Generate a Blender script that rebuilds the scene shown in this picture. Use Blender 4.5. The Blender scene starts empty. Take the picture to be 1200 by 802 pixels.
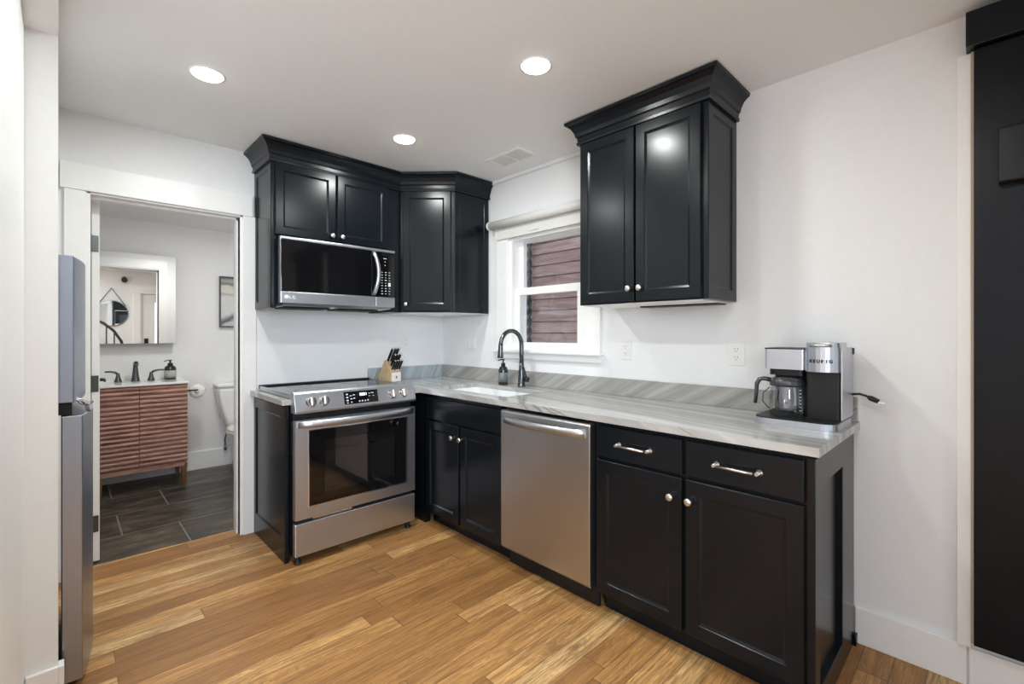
import bpy, bmesh, math, random
from mathutils import Vector, Matrix
random.seed(7)
PI = math.pi
SC = bpy.context.scene
COL = SC.collection

# ------------------------------------------------------------------ camera
cam_d = bpy.data.cameras.new('camera')
cam = bpy.data.objects.new('camera', cam_d); COL.objects.link(cam)
cam.location = (-2.3739, -3.3219, 1.2777)
cam.rotation_euler = (PI/2, 0, -0.7686)
cam_d.sensor_width = 36.0
cam_d.lens = 544.5/1200*36
cam_d.shift_y = -9.53/1200
cam_d.clip_start = 0.02
SC.camera = cam

# ------------------------------------------------------------------ world, lights, exposure
SC.view_settings.view_transform = 'Standard'
SC.view_settings.look = 'None'
SC.view_settings.exposure = -0.08
SC.view_settings.gamma = 1.0
SC.view_settings.use_curve_mapping = False
SC.cycles.use_denoising = True
SC.cycles.max_bounces = 10
SC.cycles.diffuse_bounces = 6
SC.cycles.glossy_bounces = 5
SC.cycles.transparent_max_bounces = 12
SC.cycles.sample_clamp_indirect = 4.0
SC.cycles.caustics_reflective = False
SC.cycles.caustics_refractive = False
W = bpy.data.worlds.new('sky'); SC.world = W; W.use_nodes = True
W.node_tree.nodes['Background'].inputs[0].default_value = (0.80, 0.90, 1.0, 1)
W.node_tree.nodes['Background'].inputs[1].default_value = 2.2

DOWNLIGHT_W = 9.0
BATH_W = 9.0
DAY_COLOR = (0.78, 0.88, 1.0)
def area(name, loc, rot, sx, sy, power, color, spread=PI):
    l = bpy.data.lights.new(name, 'AREA'); l.shape = 'RECTANGLE'; l.size = sx; l.size_y = sy
    l.energy = power; l.color = color; l.spread = spread
    o = bpy.data.objects.new(name, l); COL.objects.link(o); o.location = loc; o.rotation_euler = rot
    return o
# daylight entering through the glazing of the living room behind the camera
area('daylight_rear_window', (-3.55, -5.02, 1.55), (PI/2, 0, 0), 1.5, 1.3, 135, DAY_COLOR)

# ------------------------------------------------------------------ materials
def new_mat(name):
    m = bpy.data.materials.new(name); m.use_nodes = True
    nt = m.node_tree; b = nt.nodes['Principled BSDF']
    return m, nt, b
def N(nt, t, **kw):
    n = nt.nodes.new(t)
    for k, v in kw.items(): setattr(n, k, v)
    return n
def L(nt, a, b): nt.links.new(a, b)
def math_n(nt, op, a, b=None, c=None):
    n = N(nt, 'ShaderNodeMath', operation=op)
    for i, v in enumerate((a, b, c)):
        if v is None: continue
        if isinstance(v, (int, float)): n.inputs[i].default_value = v
        else: L(nt, v, n.inputs[i])
    return n.outputs[0]
def ramp(nt, fac, stops, interp='LINEAR'):
    r = N(nt, 'ShaderNodeValToRGB'); cr = r.color_ramp; cr.interpolation = interp
    while len(cr.elements) < len(stops): cr.elements.new(0.5)
    for e, (p, c) in zip(cr.elements, stops):
        e.position = p; e.color = (c[0], c[1], c[2], 1)
    L(nt, fac, r.inputs[0]); return r.outputs[0]
def mixc(nt, fac, a, b, mode='MIX'):
    n = N(nt, 'ShaderNodeMix', data_type='RGBA', blend_type=mode)
    if isinstance(fac, (int, float)): n.inputs[0].default_value = fac
    else: L(nt, fac, n.inputs[0])
    for s, v in ((n.inputs[6], a), (n.inputs[7], b)):
        if isinstance(v, tuple): s.default_value = (v[0], v[1], v[2], 1)
        else: L(nt, v, s)
    return n.outputs[2]
def coords(nt, scale=(1, 1, 1), rot=(0, 0, 0), loc=(0, 0, 0)):
    g = N(nt, 'ShaderNodeNewGeometry'); mp = N(nt, 'ShaderNodeMapping')
    mp.inputs['Scale'].default_value = scale; mp.inputs['Rotation'].default_value = rot; mp.inputs['Location'].default_value = loc
    L(nt, g.outputs['Position'], mp.inputs['Vector']); return mp.outputs[0]
def noise(nt, vec, scale, detail=3, rough=0.5, dist=0.0, out=0):
    n = N(nt, 'ShaderNodeTexNoise'); n.inputs['Scale'].default_value = scale
    n.inputs['Detail'].default_value = detail; n.inputs['Roughness'].default_value = rough; n.inputs['Distortion'].default_value = dist
    L(nt, vec, n.inputs['Vector']); return n.outputs[out]
def bump(nt, b, h, strength=0.1, dist=0.01):
    n = N(nt, 'ShaderNodeBump'); n.inputs['Strength'].default_value = strength; n.inputs['Distance'].default_value = dist
    L(nt, h, n.inputs['Height']); L(nt, n.outputs[0], b.inputs['Normal'])
def simple(name, color, rough=0.5, metal=0.0, spec=0.5, var=0.04, bmp=0.0, bscale=60, coat=0.0, stretch=(1, 1, 1)):
    m, nt, b = new_mat(name)
    v = coords(nt, scale=stretch); n = noise(nt, v, bscale, 3)
    lo = tuple(max(0, c*(1-var)) for c in color); hi = tuple(min(1, c*(1+var)) for c in color)
    L(nt, ramp(nt, n, [(0.3, lo), (0.7, hi)]), b.inputs['Base Color'])
    b.inputs['Roughness'].default_value = rough; b.inputs['Metallic'].default_value = metal
    b.inputs['Specular IOR Level'].default_value = spec; b.inputs['Coat Weight'].default_value = coat
    if bmp: bump(nt, b, n, bmp, 0.004)
    return m
M = {}
M['wall'] = simple('white_plaster', (0.84, 0.845, 0.85), 0.75, var=0.01, bmp=0.10, bscale=28)
M['ceil'] = simple('ceiling_paint', (0.88, 0.89, 0.90), 0.8, var=0.01, bmp=0.08, bscale=34)
M['trim'] = simple('white_trim_paint', (0.89, 0.89, 0.885), 0.38, var=0.008, bscale=20)
M['shade'] = simple('shade_fabric', (0.72, 0.715, 0.69), 0.85, var=0.03, bscale=300)
M['black'] = simple('black_cabinet_paint', (0.0045, 0.0068, 0.0098), 0.24, var=0.12, bscale=25, bmp=0.012, spec=0.29)
M['darkgap'] = simple('dark_recess', (0.004, 0.004, 0.0045), 0.7)
M['blackglass'] = simple('black_glass', (0.004, 0.004, 0.005), 0.06, spec=0.6, var=0.0)
M['blackplastic'] = simple('black_plastic', (0.010, 0.0105, 0.012), 0.36, var=0.08, spec=0.35)
M['nickel'] = simple('satin_nickel', (0.72, 0.69, 0.65), 0.26, metal=1.0, var=0.04)
M['chrome'] = simple('bright_steel', (0.80, 0.80, 0.80), 0.14, metal=1.0, var=0.02)
M['gunmetal'] = simple('gunmetal', (0.12, 0.135, 0.145), 0.24, metal=1.0, var=0.06)
M['darkbronze'] = simple('dark_bronze', (0.035, 0.033, 0.032), 0.35, metal=0.6, var=0.1)
M['porcelain'] = simple('white_porcelain', (0.86, 0.86, 0.84), 0.08, var=0.01, bscale=4)
M['sinkwhite'] = simple('white_sink', (0.83, 0.85, 0.87), 0.12, var=0.01, bscale=4)
M['plastic_white'] = simple('white_plastic', (0.83, 0.825, 0.81), 0.3, var=0.01)
M['slot'] = simple('dark_slot', (0.03, 0.03, 0.03), 0.5)
M['label_white'] = simple('label_white', (0.8, 0.8, 0.78), 0.5, var=0.02)
M['amber'] = simple('dark_bottle', (0.018, 0.02, 0.022), 0.10, var=0.1, spec=0.7)
M['bottle_label'] = simple('bottle_label', (0.16, 0.19, 0.19), 0.45, var=0.35, bscale=90)
M['amber_label'] = simple('bath_bottle_label', (0.40, 0.42, 0.38), 0.5, var=0.4, bscale=110)
M['paper'] = simple('paper_roll', (0.86, 0.85, 0.83), 0.9, var=0.02)
M['brass_tan'] = simple('tan_edge', (0.50, 0.40, 0.30), 0.6)
M['rubber'] = simple('rubber', (0.012, 0.012, 0.012), 0.6)
M['glyph'] = simple('printed_marks', (0.62, 0.64, 0.66), 0.4)
M['carafe_blue_sheen'] = simple('carafe_handle_plastic', (0.030, 0.036, 0.042), 0.24, var=0.05, spec=0.7)  # black plastic, with the blue it reflects mixed into its colour
M['hose'] = simple('braided_hose', (0.25, 0.24, 0.23), 0.4, metal=0.7, var=0.3, bscale=400)
M['oven_enamel'] = simple('oven_enamel', (0.50, 0.50, 0.53), 0.35, var=0.3, bscale=180)

def steel(name, col, rough, stretch, aniso=0.0):
    m, nt, b = new_mat(name)
    v = coords(nt, scale=stretch); n = noise(nt, v, 1.0, 4, 0.6)
    L(nt, ramp(nt, n, [(0.25, tuple(c*0.93 for c in col)), (0.75, tuple(min(1, c*1.05) for c in col))]), b.inputs['Base Color'])
    b.inputs['Metallic'].default_value = 1.0
    r = math_n(nt, 'MULTIPLY_ADD', n, 0.10, rough-0.05); L(nt, r, b.inputs['Roughness'])
    bump(nt, b, n, 0.03, 0.001)
    return m
M['steel_h'] = steel('brushed_steel_across_x', (0.56, 0.585, 0.63), 0.34, (3, 3, 700))
M['steel_y'] = steel('brushed_steel_across_y', (0.52, 0.525, 0.54), 0.34, (3, 3, 800))
M['steel_v'] = steel('brushed_steel_upright', (0.54, 0.55, 0.57), 0.28, (600, 600, 3))
M['steel_fridge'] = steel('refrigerator_steel', (0.36, 0.40, 0.48), 0.33, (600, 600, 3))

def oak():
    m, nt, b = new_mat('oak_planks')
    g = N(nt, 'ShaderNodeNewGeometry'); sep = N(nt, 'ShaderNodeSeparateXYZ'); L(nt, g.outputs['Position'], sep.inputs[0])
    x, y = sep.outputs[0], sep.outputs[1]
    w = 0.0955
    yr = math_n(nt, 'DIVIDE', y, w); row = math_n(nt, 'FLOOR', yr); fy = math_n(nt, 'SUBTRACT', yr, row)
    wn = N(nt, 'ShaderNodeTexWhiteNoise', noise_dimensions='1D'); L(nt, row, wn.inputs['W'])
    off = math_n(nt, 'MULTIPLY', wn.outputs['Value'], 7.3)
    ln = math_n(nt, 'MULTIPLY_ADD', wn.outputs['Value'], 0.8, 1.0)
    xr = math_n(nt, 'ADD', math_n(nt, 'DIVIDE', x, ln), off); px = math_n(nt, 'FLOOR', xr); fx = math_n(nt, 'SUBTRACT', xr, px)
    cid = N(nt, 'ShaderNodeCombineXYZ'); L(nt, px, cid.inputs[0]); L(nt, row, cid.inputs[1])
    w2 = N(nt, 'ShaderNodeTexWhiteNoise', noise_dimensions='3D'); L(nt, cid.outputs[0], w2.inputs['Vector'])
    rnd = w2.outputs['Value']
    base = ramp(nt, rnd, [(0.0, (0.34, 0.160, 0.050)), (0.25, (0.50, 0.250, 0.082)), (0.6, (0.68, 0.362, 0.126)), (0.82, (0.78, 0.455, 0.175)), (1.0, (0.90, 0.610, 0.290))])
    # grain: long along x, shifted per plank
    gv = N(nt, 'ShaderNodeCombineXYZ')
    L(nt, math_n(nt, 'MULTIPLY_ADD', rnd, 31.0, math_n(nt, 'MULTIPLY', x, 1.6)), gv.inputs[0])
    L(nt, math_n(nt, 'MULTIPLY_ADD', rnd, 17.0, math_n(nt, 'MULTIPLY', y, 15.0)), gv.inputs[1])
    n1 = noise(nt, gv.outputs[0], 1.0, 4, 0.55, 1.9)
    gv2 = N(nt, 'ShaderNodeCombineXYZ')
    L(nt, math_n(nt, 'MULTIPLY_ADD', rnd, 53.0, math_n(nt, 'MULTIPLY', x, 5.0)), gv2.inputs[0]); L(nt, math_n(nt, 'MULTIPLY', y, 120.0), gv2.inputs[1])
    n2 = noise(nt, gv2.outputs[0], 1.0, 4, 0.6, 0.4)
    # cathedral figure: rings of the distorted noise
    rings = math_n(nt, 'SINE', math_n(nt, 'MULTIPLY', n1, 74.0)); rings = math_n(nt, 'MULTIPLY_ADD', rings, 0.5, 0.5)
    c = mixc(nt, math_n(nt, 'MULTIPLY', rings, 0.42), base, (0.24, 0.105, 0.034))
    c = mixc(nt, ramp(nt, n1, [(0.34, (0.60,)*3), (0.56, (0, 0, 0))]), c, (0.19, 0.084, 0.028))
    c = mixc(nt, ramp(nt, n2, [(0.38, (0.62,)*3), (0.56, (0, 0, 0))]), c, (0.22, 0.105, 0.040))
    kn = noise(nt, coords(nt, (2.0, 6.5, 1)), 1.7, 2, 0.5, 0.6)
    c = mixc(nt, ramp(nt, kn, [(0.70, (0, 0, 0)), (0.79, (0.62,)*3)]), c, (0.10, 0.045, 0.018))
    gy = math_n(nt, 'MULTIPLY', math_n(nt, 'GREATER_THAN', math_n(nt, 'ABSOLUTE', math_n(nt, 'SUBTRACT', fy, 0.5)), 0.486), 0.80)
    gx = math_n(nt, 'MULTIPLY', math_n(nt, 'GREATER_THAN', math_n(nt, 'ABSOLUTE', math_n(nt, 'SUBTRACT', fx, 0.5)), 0.4987), 0.75)
    gap = math_n(nt, 'MAXIMUM', gy, gx)
    c = mixc(nt, gap, c, (0.10, 0.05, 0.02))
    L(nt, c, b.inputs['Base Color'])
    L(nt, math_n(nt, 'MULTIPLY_ADD', n2, 0.14, 0.36), b.inputs['Roughness'])
    b.inputs['Specular IOR Level'].default_value = 0.35
    bump(nt, b, math_n(nt, 'SUBTRACT', n2, math_n(nt, 'MULTIPLY', gap, 1.5)), 0.12, 0.002)
    return m
M['oak'] = oak()
def tile():
    m, nt, b = new_mat('dark_slate_tile')
    br = N(nt, 'ShaderNodeTexBrick'); br.offset = 0.33
    br.inputs['Scale'].default_value = 1.0; br.inputs['Brick Width'].default_value = 0.90; br.inputs['Row Height'].default_value = 0.445
    br.inputs['Mortar Size'].default_value = 0.004; br.inputs['Mortar Smooth'].default_value = 0.0
    br.inputs['Color1'].default_value = (0.8, 0.8, 0.8, 1); br.inputs['Color2'].default_value = (1.25, 1.2, 1.1, 1); br.inputs['Mortar'].default_value = (1, 1, 1, 1)
    L(nt, coords(nt, loc=(0.005, 0.37, 0)), br.inputs['Vector'])
    n = noise(nt, coords(nt, (0.9, 3.2, 1)), 3.4, 7, 0.68, 0.9)
    c = ramp(nt, n, [(0.32, (0.014, 0.013, 0.011)), (0.5, (0.052, 0.045, 0.034)), (0.68, (0.135, 0.120, 0.090))])
    c = mixc(nt, 1.0, c, br.outputs['Color'], 'MULTIPLY')
    c = mixc(nt, br.outputs['Fac'], c, (0.23, 0.215, 0.18))
    L(nt, c, b.inputs['Base Color']); b.inputs['Roughness'].default_value = 0.36
    bump(nt, b, n, 0.12, 0.004)
    return m
M['tile'] = tile()
def stone(name, dirv, scale, cols, warp=0.35):
    """quartzite: soft bands and thin dark veins at right angles to dirv"""
    m, nt, b = new_mat(name)
    v = coords(nt)
    dn = N(nt, 'ShaderNodeVectorMath', operation='DOT_PRODUCT'); L(nt, v, dn.inputs[0]); dn.inputs[1].default_value = dirv
    wv = noise(nt, v, 1.6, 4, 0.5)
    wf = noise(nt, v, 14.0, 4, 0.6)
    t = math_n(nt, 'ADD', math_n(nt, 'MULTIPLY', dn.outputs['Value'], scale), math_n(nt, 'MULTIPLY_ADD', wv, warp*scale*0.30, math_n(nt, 'MULTIPLY', wf, 0.16)))
    cmb = N(nt, 'ShaderNodeCombineXYZ'); L(nt, t, cmb.inputs[0])
    band = noise(nt, cmb.outputs[0], 1.0, 5, 0.62)
    c = ramp(nt, band, [(0.30, cols[0]), (0.44, cols[1]), (0.56, cols[2]), (0.72, cols[3])])
    cm2 = N(nt, 'ShaderNodeCombineXYZ'); L(nt, math_n(nt, 'MULTIPLY', t, 1.7), cm2.inputs[0]); cm2.inputs[1].default_value = 5.3
    vn = noise(nt, cm2.outputs[0], 1.0, 2, 0.5)
    vein = math_n(nt, 'ABSOLUTE', math_n(nt, 'SUBTRACT', vn, 0.53))
    br = ramp(nt, noise(nt, v, 2.6, 2), [(0.42, (0.1,)*3), (0.62, (1.0,)*3)])
    vf = math_n(nt, 'MULTIPLY', ramp(nt, vein, [(0.0, (0.95,)*3), (0.013, (0, 0, 0))]), br)
    c = mixc(nt, vf, c, cols[4])
    fine = noise(nt, v, 160, 2)
    c = mixc(nt, math_n(nt, 'MULTIPLY', fine, 0.10), c, (0.42, 0.40, 0.38))
    L(nt, c, b.inputs['Base Color']); b.inputs['Roughness'].default_value = 0.11
    b.inputs['Specular IOR Level'].default_value = 0.6
    return m
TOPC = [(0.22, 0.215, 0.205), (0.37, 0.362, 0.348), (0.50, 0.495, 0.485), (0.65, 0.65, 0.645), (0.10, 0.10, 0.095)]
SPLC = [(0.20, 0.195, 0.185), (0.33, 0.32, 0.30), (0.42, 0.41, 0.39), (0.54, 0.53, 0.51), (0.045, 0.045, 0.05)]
M['stone'] = stone('quartzite_worktop', (1.0, -0.16, 0.3), 13.0, TOPC)
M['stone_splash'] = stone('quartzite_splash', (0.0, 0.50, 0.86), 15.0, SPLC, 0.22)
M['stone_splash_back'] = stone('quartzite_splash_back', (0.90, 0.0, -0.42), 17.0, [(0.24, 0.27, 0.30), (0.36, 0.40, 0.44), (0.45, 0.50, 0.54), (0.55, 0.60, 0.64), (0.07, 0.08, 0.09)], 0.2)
def wood(name, c0, c1, scale, rough=0.5, dist=1.0, bmp=0.05, spec=0.5):
    m, nt, b = new_mat(name)
    n = noise(nt, coords(nt, scale), 1.0, 5, 0.6, dist)
    L(nt, ramp(nt, n, [(0.3, c0), (0.7, c1)]), b.inputs['Base Color'])
    b.inputs['Roughness'].default_value = rough; b.inputs['Specular IOR Level'].default_value = spec
    bump(nt, b, n, bmp, 0.003)
    return m
M['walnut'] = wood('walnut_slats', (0.20, 0.088, 0.068), (0.58, 0.335, 0.265), (5, 40, 60), 0.42)
M['walnut_leg'] = wood('walnut_leg', (0.10, 0.042, 0.018), (0.26, 0.12, 0.055), (30, 30, 4), 0.45)
M['beech'] = wood('beech_block', (0.50, 0.33, 0.17), (0.68, 0.50, 0.30), (10, 40, 14), 0.5)
M['blackboard'] = wood('black_grained_wood', (0.003, 0.004, 0.006), (0.006, 0.008, 0.011), (8, 8, 90), 0.30, 2.5, 0.12, 0.2)
def siding():
    m, nt, b = new_mat('weathered_siding')
    sep = N(nt, 'ShaderNodeSeparateXYZ'); g = N(nt, 'ShaderNodeNewGeometry'); L(nt, g.outputs['Position'], sep.inputs[0])
    n = noise(nt, coords(nt, (2, 3, 26)), 1.0, 6, 0.65, 0.6)
    row = math_n(nt, 'FLOOR', math_n(nt, 'DIVIDE', sep.outputs[2], 0.117))
    wn = N(nt, 'ShaderNodeTexWhiteNoise', noise_dimensions='1D'); L(nt, row, wn.inputs['W'])
    c = ramp(nt, n, [(0.25, (0.17, 0.105, 0.095)), (0.5, (0.36, 0.245, 0.225)), (0.75, (0.50, 0.375, 0.355))])
    c = mixc(nt, math_n(nt, 'MULTIPLY', wn.outputs['Value'], 0.35), c, (0.24, 0.14, 0.12))
    L(nt, c, b.inputs['Base Color']); b.inputs['Roughness'].default_value = 0.85
    bump(nt, b, n, 0.4, 0.01)
    return m
M['siding'] = siding()
def art():
    m, nt, b = new_mat('abstract_landscape_print')
    g = N(nt, 'ShaderNodeNewGeometry'); sep = N(nt, 'ShaderNodeSeparateXYZ'); L(nt, g.outputs['Position'], sep.inputs[0])
    z = math_n(nt, 'DIVIDE', math_n(nt, 'SUBTRACT', sep.outputs[2], 1.345), 0.485)
    wv = noise(nt, coords(nt, (3, 1, 9)), 1.2, 4, 0.6, 1.0)
    t = math_n(nt, 'ADD', z, math_n(nt, 'MULTIPLY_ADD', wv, 0.16, -0.08))
    t2 = math_n(nt, 'SUBTRACT', t, math_n(nt, 'MULTIPLY', math_n(nt, 'ADD', sep.outputs[0], 1.28), 1.1))
    top = ramp(nt, t, [(0.0, (0.62, 0.62, 0.60)), (0.60, (0.66, 0.66, 0.64)), (0.66, (0.40, 0.41, 0.41)), (0.69, (0.66, 0.65, 0.60)), (0.82, (0.62, 0.59, 0.52)), (0.87, (0.16, 0.16, 0.15)), (0.93, (0.40, 0.39, 0.36)), (1.0, (0.20, 0.20, 0.19))])
    low = ramp(nt, t2, [(0.0, (0.55, 0.55, 0.54)), (0.06, (0.08, 0.08, 0.09)), (0.13, (0.28, 0.31, 0.33)), (0.2, (0.66, 0.66, 0.64))])
    c = mixc(nt, math_n(nt, 'LESS_THAN', z, 0.42), top, low)
    L(nt, c, b.inputs['Base Color']); b.inputs['Roughness'].default_value = 0.5
    return m
M['art'] = art()
def emit(name, col, s):
    m, nt, b = new_mat(name)
    n = noise(nt, coords(nt), 2.0); L(nt, ramp(nt, n, [(0, col), (1, col)]), b.inputs['Emission Color'])
    b.inputs['Emission Strength'].default_value = s; b.inputs['Base Color'].default_value = (0.8, 0.8, 0.8, 1)
    return m
M['lamp_glow'] = emit('lamp_diffuser', (1.0, 0.97, 0.93), 14.0)
M['display'] = emit('display_digits', (0.85, 0.95, 1.0), 1.6)
def pane(name, tint, ref=0.03):
    m, nt, b = new_mat(name); nt.nodes.remove(b)
    out = [n for n in nt.nodes if n.type == 'OUTPUT_MATERIAL'][0]
    tr = N(nt, 'ShaderNodeBsdfTransparent'); tr.inputs[0].default_value = (*tint, 1)
    gl = N(nt, 'ShaderNodeBsdfGlossy'); gl.inputs['Roughness'].default_value = 0.03; gl.inputs[0].default_value = (1, 1, 1, 1)
    fr = N(nt, 'ShaderNodeFresnel'); gg = N(nt, 'ShaderNodeNewGeometry'); L(nt, math_n(nt, 'MULTIPLY_ADD', gg.outputs['Backfacing'], 0.69-1.45, 1.45), fr.inputs[0])
    f = math_n(nt, 'MAXIMUM', fr.outputs[0], ref)
    mx = N(nt, 'ShaderNodeMixShader'); L(nt, f, mx.inputs[0]); L(nt, tr.outputs[0], mx.inputs[1]); L(nt, gl.outputs[0], mx.inputs[2])
    L(nt, mx.outputs[0], out.inputs['Surface']); return m
M['glass'] = pane('window_glass', (0.96, 0.97, 0.97))
M['oven_glass'] = pane('tinted_oven_glass', (0.86, 0.86, 0.88), 0.05)
M['carafe'] = pane('carafe_glass', (0.80, 0.82, 0.84), 0.14)
M['mirror'] = simple('mirror_silver', (0.93, 0.94, 0.93), 0.0, metal=1.0, var=0.0)

# ------------------------------------------------------------------ mesh helpers
class MB:
    def __init__(s): s.v = []; s.f = []; s.smooth = []
    def add(s, vs, fs, sm=False):
        o = len(s.v); s.v += [Vector(p) for p in vs]; s.f += [tuple(i+o for i in f) for f in fs]; s.smooth += [sm]*len(fs); return s
    def box(s, x0, x1, y0, y1, z0, z1):
        x0, x1 = min(x0, x1), max(x0, x1); y0, y1 = min(y0, y1), max(y0, y1); z0, z1 = min(z0, z1), max(z0, z1)
        v = [(x, y, z) for z in (z0, z1) for x, y in ((x0, y0), (x1, y0), (x1, y1), (x0, y1))]
        return s.add(v, [(3, 2, 1, 0), (4, 5, 6, 7), (0, 1, 5, 4), (1, 2, 6, 5), (2, 3, 7, 6), (3, 0, 4, 7)])
    def loft(s, rings, cap=True, sm=True, closed=True):
        n = len(rings[0]); vs = [p for r in rings for p in r]; fs = []
        for i in range(len(rings)-1):
            for j in range(n if closed else n-1):
                a = i*n+j; b2 = i*n+(j+1) % n
                fs.append((a, b2, b2+n, a+n))
        s.add(vs, fs, sm)
        if cap and closed:
            o = len(s.v)-len(vs)
            s.f.append(tuple(o+j for j in reversed(range(n)))); s.smooth.append(False)
            s.f.append(tuple(o+(len(rings)-1)*n+j for j in range(n))); s.smooth.append(False)
        return s
    def prism(s, poly, axis, a, b, sm=False):
        """poly in the two other axes (in xyz order), extruded along axis from a to b"""
        def P(p, t):
            return {'x': (t, p[0], p[1]), 'y': (p[0], t, p[1]), 'z': (p[0], p[1], t)}[axis]
        return s.loft([[P(p, a) for p in poly], [P(p, b) for p in poly]], True, sm)
    def cyl(s, p0, p1, r0, r1=None, n=20, sm=True):
        r1 = r0 if r1 is None else r1
        p0, p1 = Vector(p0), Vector(p1); d = (p1-p0).normalized()
        u = d.orthogonal().normalized(); w = d.cross(u)
        ring = lambda c, r: [c+u*(r*math.cos(2*PI*k/n))+w*(r*math.sin(2*PI*k/n)) for k in range(n)]
        return s.loft([ring(p0, r0), ring(p1, r1)], True, sm)
    def lathe(s, c, axis, prof, n=28, cap=True):
        """prof: list of (distance along axis, radius)"""
        c = Vector(c); d = Vector(axis).normalized(); u = d.orthogonal().normalized(); w = d.cross(u)
        return s.loft([[c+d*t+u*(r*math.cos(2*PI*k/n))+w*(r*math.sin(2*PI*k/n)) for k in range(n)] for t, r in prof], cap, True)
    def tube(s, pts, r, n=12, cap=True, flat=None):
        pts = [Vector(p) for p in pts]; rs = r if isinstance(r, (list, tuple)) else [r]*len(pts)
        rings = []; u = None
        for i, p in enumerate(pts):
            d = (pts[min(i+1, len(pts)-1)]-pts[max(i-1, 0)]).normalized()
            if u is None: u = d.orthogonal().normalized()
            u = (u-d*u.dot(d)).normalized(); w = d.cross(u)
            rings.append([p+u*(rs[i]*math.cos(2*PI*k/n))+w*(rs[i]*math.sin(2*PI*k/n)) for k in range(n)])
        return s.loft(rings, cap, True)
    def xform(s, mat):
        s.v = [mat @ v for v in s.v]; return s
def obj(name, mb, mat, parent=None, bevel=0.0, kind=None, seg=2):
    me = bpy.data.meshes.new(name)
    vs = mb.v
    if parent is None:
        lo = Vector([min(v[i] for v in vs) for i in range(3)]); hi = Vector([max(v[i] for v in vs) for i in range(3)])
        org = Vector(((lo.x+hi.x)/2, (lo.y+hi.y)/2, lo.z))
    else:
        org = Vector(parent['org'])
    me.from_pydata([v-org for v in vs], [], mb.f)
    me.polygons.foreach_set('use_smooth', mb.smooth)
    bm = bmesh.new(); bm.from_mesh(me)
    bmesh.ops.recalc_face_normals(bm, faces=bm.faces); bm.to_mesh(me); bm.free()
    me.materials.append(mat)
    o = bpy.data.objects.new(name, me); COL.objects.link(o)
    if parent is None: o.location = org
    else: o.parent = parent
    o['org'] = tuple(org)
    if bevel:
        b = o.modifiers.new('bevel', 'BEVEL'); b.width = bevel; b.segments = seg; b.limit_method = 'ANGLE'; b.angle_limit = 0.6
        b.harden_normals = False
    if kind: o['kind'] = kind
    return o
def struct(name, mb, mat, bevel=0.0, parent=None): return obj(name, mb, mat, parent, bevel, None if parent else 'structure')
def tag(o, label, cat, group=None):
    o['label'] = label; o['category'] = cat
    if group: o['group'] = group
    return o
def thing(name, label, cat, loc, group=None):
    o = bpy.data.objects.new(name, None); COL.objects.link(o); o.location = loc; o['org'] = tuple(loc)
    o.empty_display_size = 0.05
    return tag(o, label, cat, group)
def box(*a): return MB().box(*a)
def rrect(x0, x1, y0, y1, r, n=5):
    pts = []
    for cx, cy, a0 in ((x1-r, y1-r, 0), (x0+r, y1-r, PI/2), (x0+r, y0+r, PI), (x1-r, y0+r, 3*PI/2)):
        for k in range(n+1):
            a = a0+PI/2*k/n; pts.append((cx+r*math.cos(a), cy+r*math.sin(a)))
    return pts
def panel_mb(w, h, t=0.02, fr=0.055, rec=0.008, mould=0.012, frb=None, frt=None, frl=None, frr=None):
    """framed door: x 0..w, z 0..h, back at y=0, front at y=-t; flat panel let in by rec"""
    frb = fr if frb is None else frb; frt = fr if frt is None else frt
    frl = fr if frl is None else frl; frr = fr if frr is None else frr
    e = 0.003
    def ring(il, ir, ib, it, y): return [(il, y, ib), (w-ir, y, ib), (w-ir, y, h-it), (il, y, h-it)]
    R = [ring(0, 0, 0, 0, 0), ring(0, 0, 0, 0, -t+e), ring(e, e, e, e, -t),
         ring(frl, frr, frb, frt, -t), ring(frl+.002, frr+.002, frb+.002, frt+.002, -t+.003),
         ring(frl+mould, frr+mould, frb+mould, frt+mould, -t+rec)]
    m = MB(); m.loft(R, True, False); return m
def slab_mb(w, h, t=0.02, e=0.004):
    def ring(i, y): return [(i, y, i), (w-i, y, i), (w-i, y, h-i), (i, y, h-i)]
    m = MB(); m.loft([ring(0, 0), ring(0, -t+e), ring(e, -t)], True, False); return m
# placing a local front (x right, z up, facing -y) : faces -y wall run, or -x wall run
def on_back(x, y, z): return Matrix.Translation((x, y, z))
def on_right(x, y, z): return Matrix.Translation((x, y, z)) @ Matrix.Rotation(-PI/2, 4, 'Z')   # local x -> -y world, faces -x
def crown(path, prof):
    """mitred sweep: path plan points walked with the outside on the right-hand side; prof (out, z)"""
    P = [Vector((p[0], p[1])) for p in path]; rings = []
    for i, p in enumerate(P):
        ns = []
        for a, b in ((i-1, i), (i, i+1)):
            if a >= 0 and b < len(P):
                d = (P[b]-P[a]).normalized(); ns.append(Vector((d.y, -d.x)))
        if len(ns) == 2:
            m = (ns[0]+ns[1]).normalized(); m = m/max(0.3, m.dot(ns[0]))
        else: m = ns[0]
        rings.append([(p.x+m.x*o, p.y+m.y*o, z) for o, z in prof])
    mb = MB(); mb.loft(rings, True, False); return mb
def text_mb(txt, size, mat4, depth=0.0006, bold=0.0, align='CENTER'):
    c = bpy.data.curves.new('lettering', 'FONT'); c.body = txt; c.size = size; c.extrude = depth; c.align_x = align; c.offset = bold
    c.space_character = 1.25
    o = bpy.data.objects.new('lettering', c); COL.objects.link(o)
    dg = bpy.context.evaluated_depsgraph_get(); me = o.evaluated_get(dg).to_mesh()
    mb = MB(); mb.add([mat4 @ v.co for v in me.vertices], [tuple(p.vertices) for p in me.polygons])
    o.evaluated_get(dg).to_mesh_clear(); bpy.data.objects.remove(o); bpy.data.curves.remove(c)
    return mb

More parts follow.
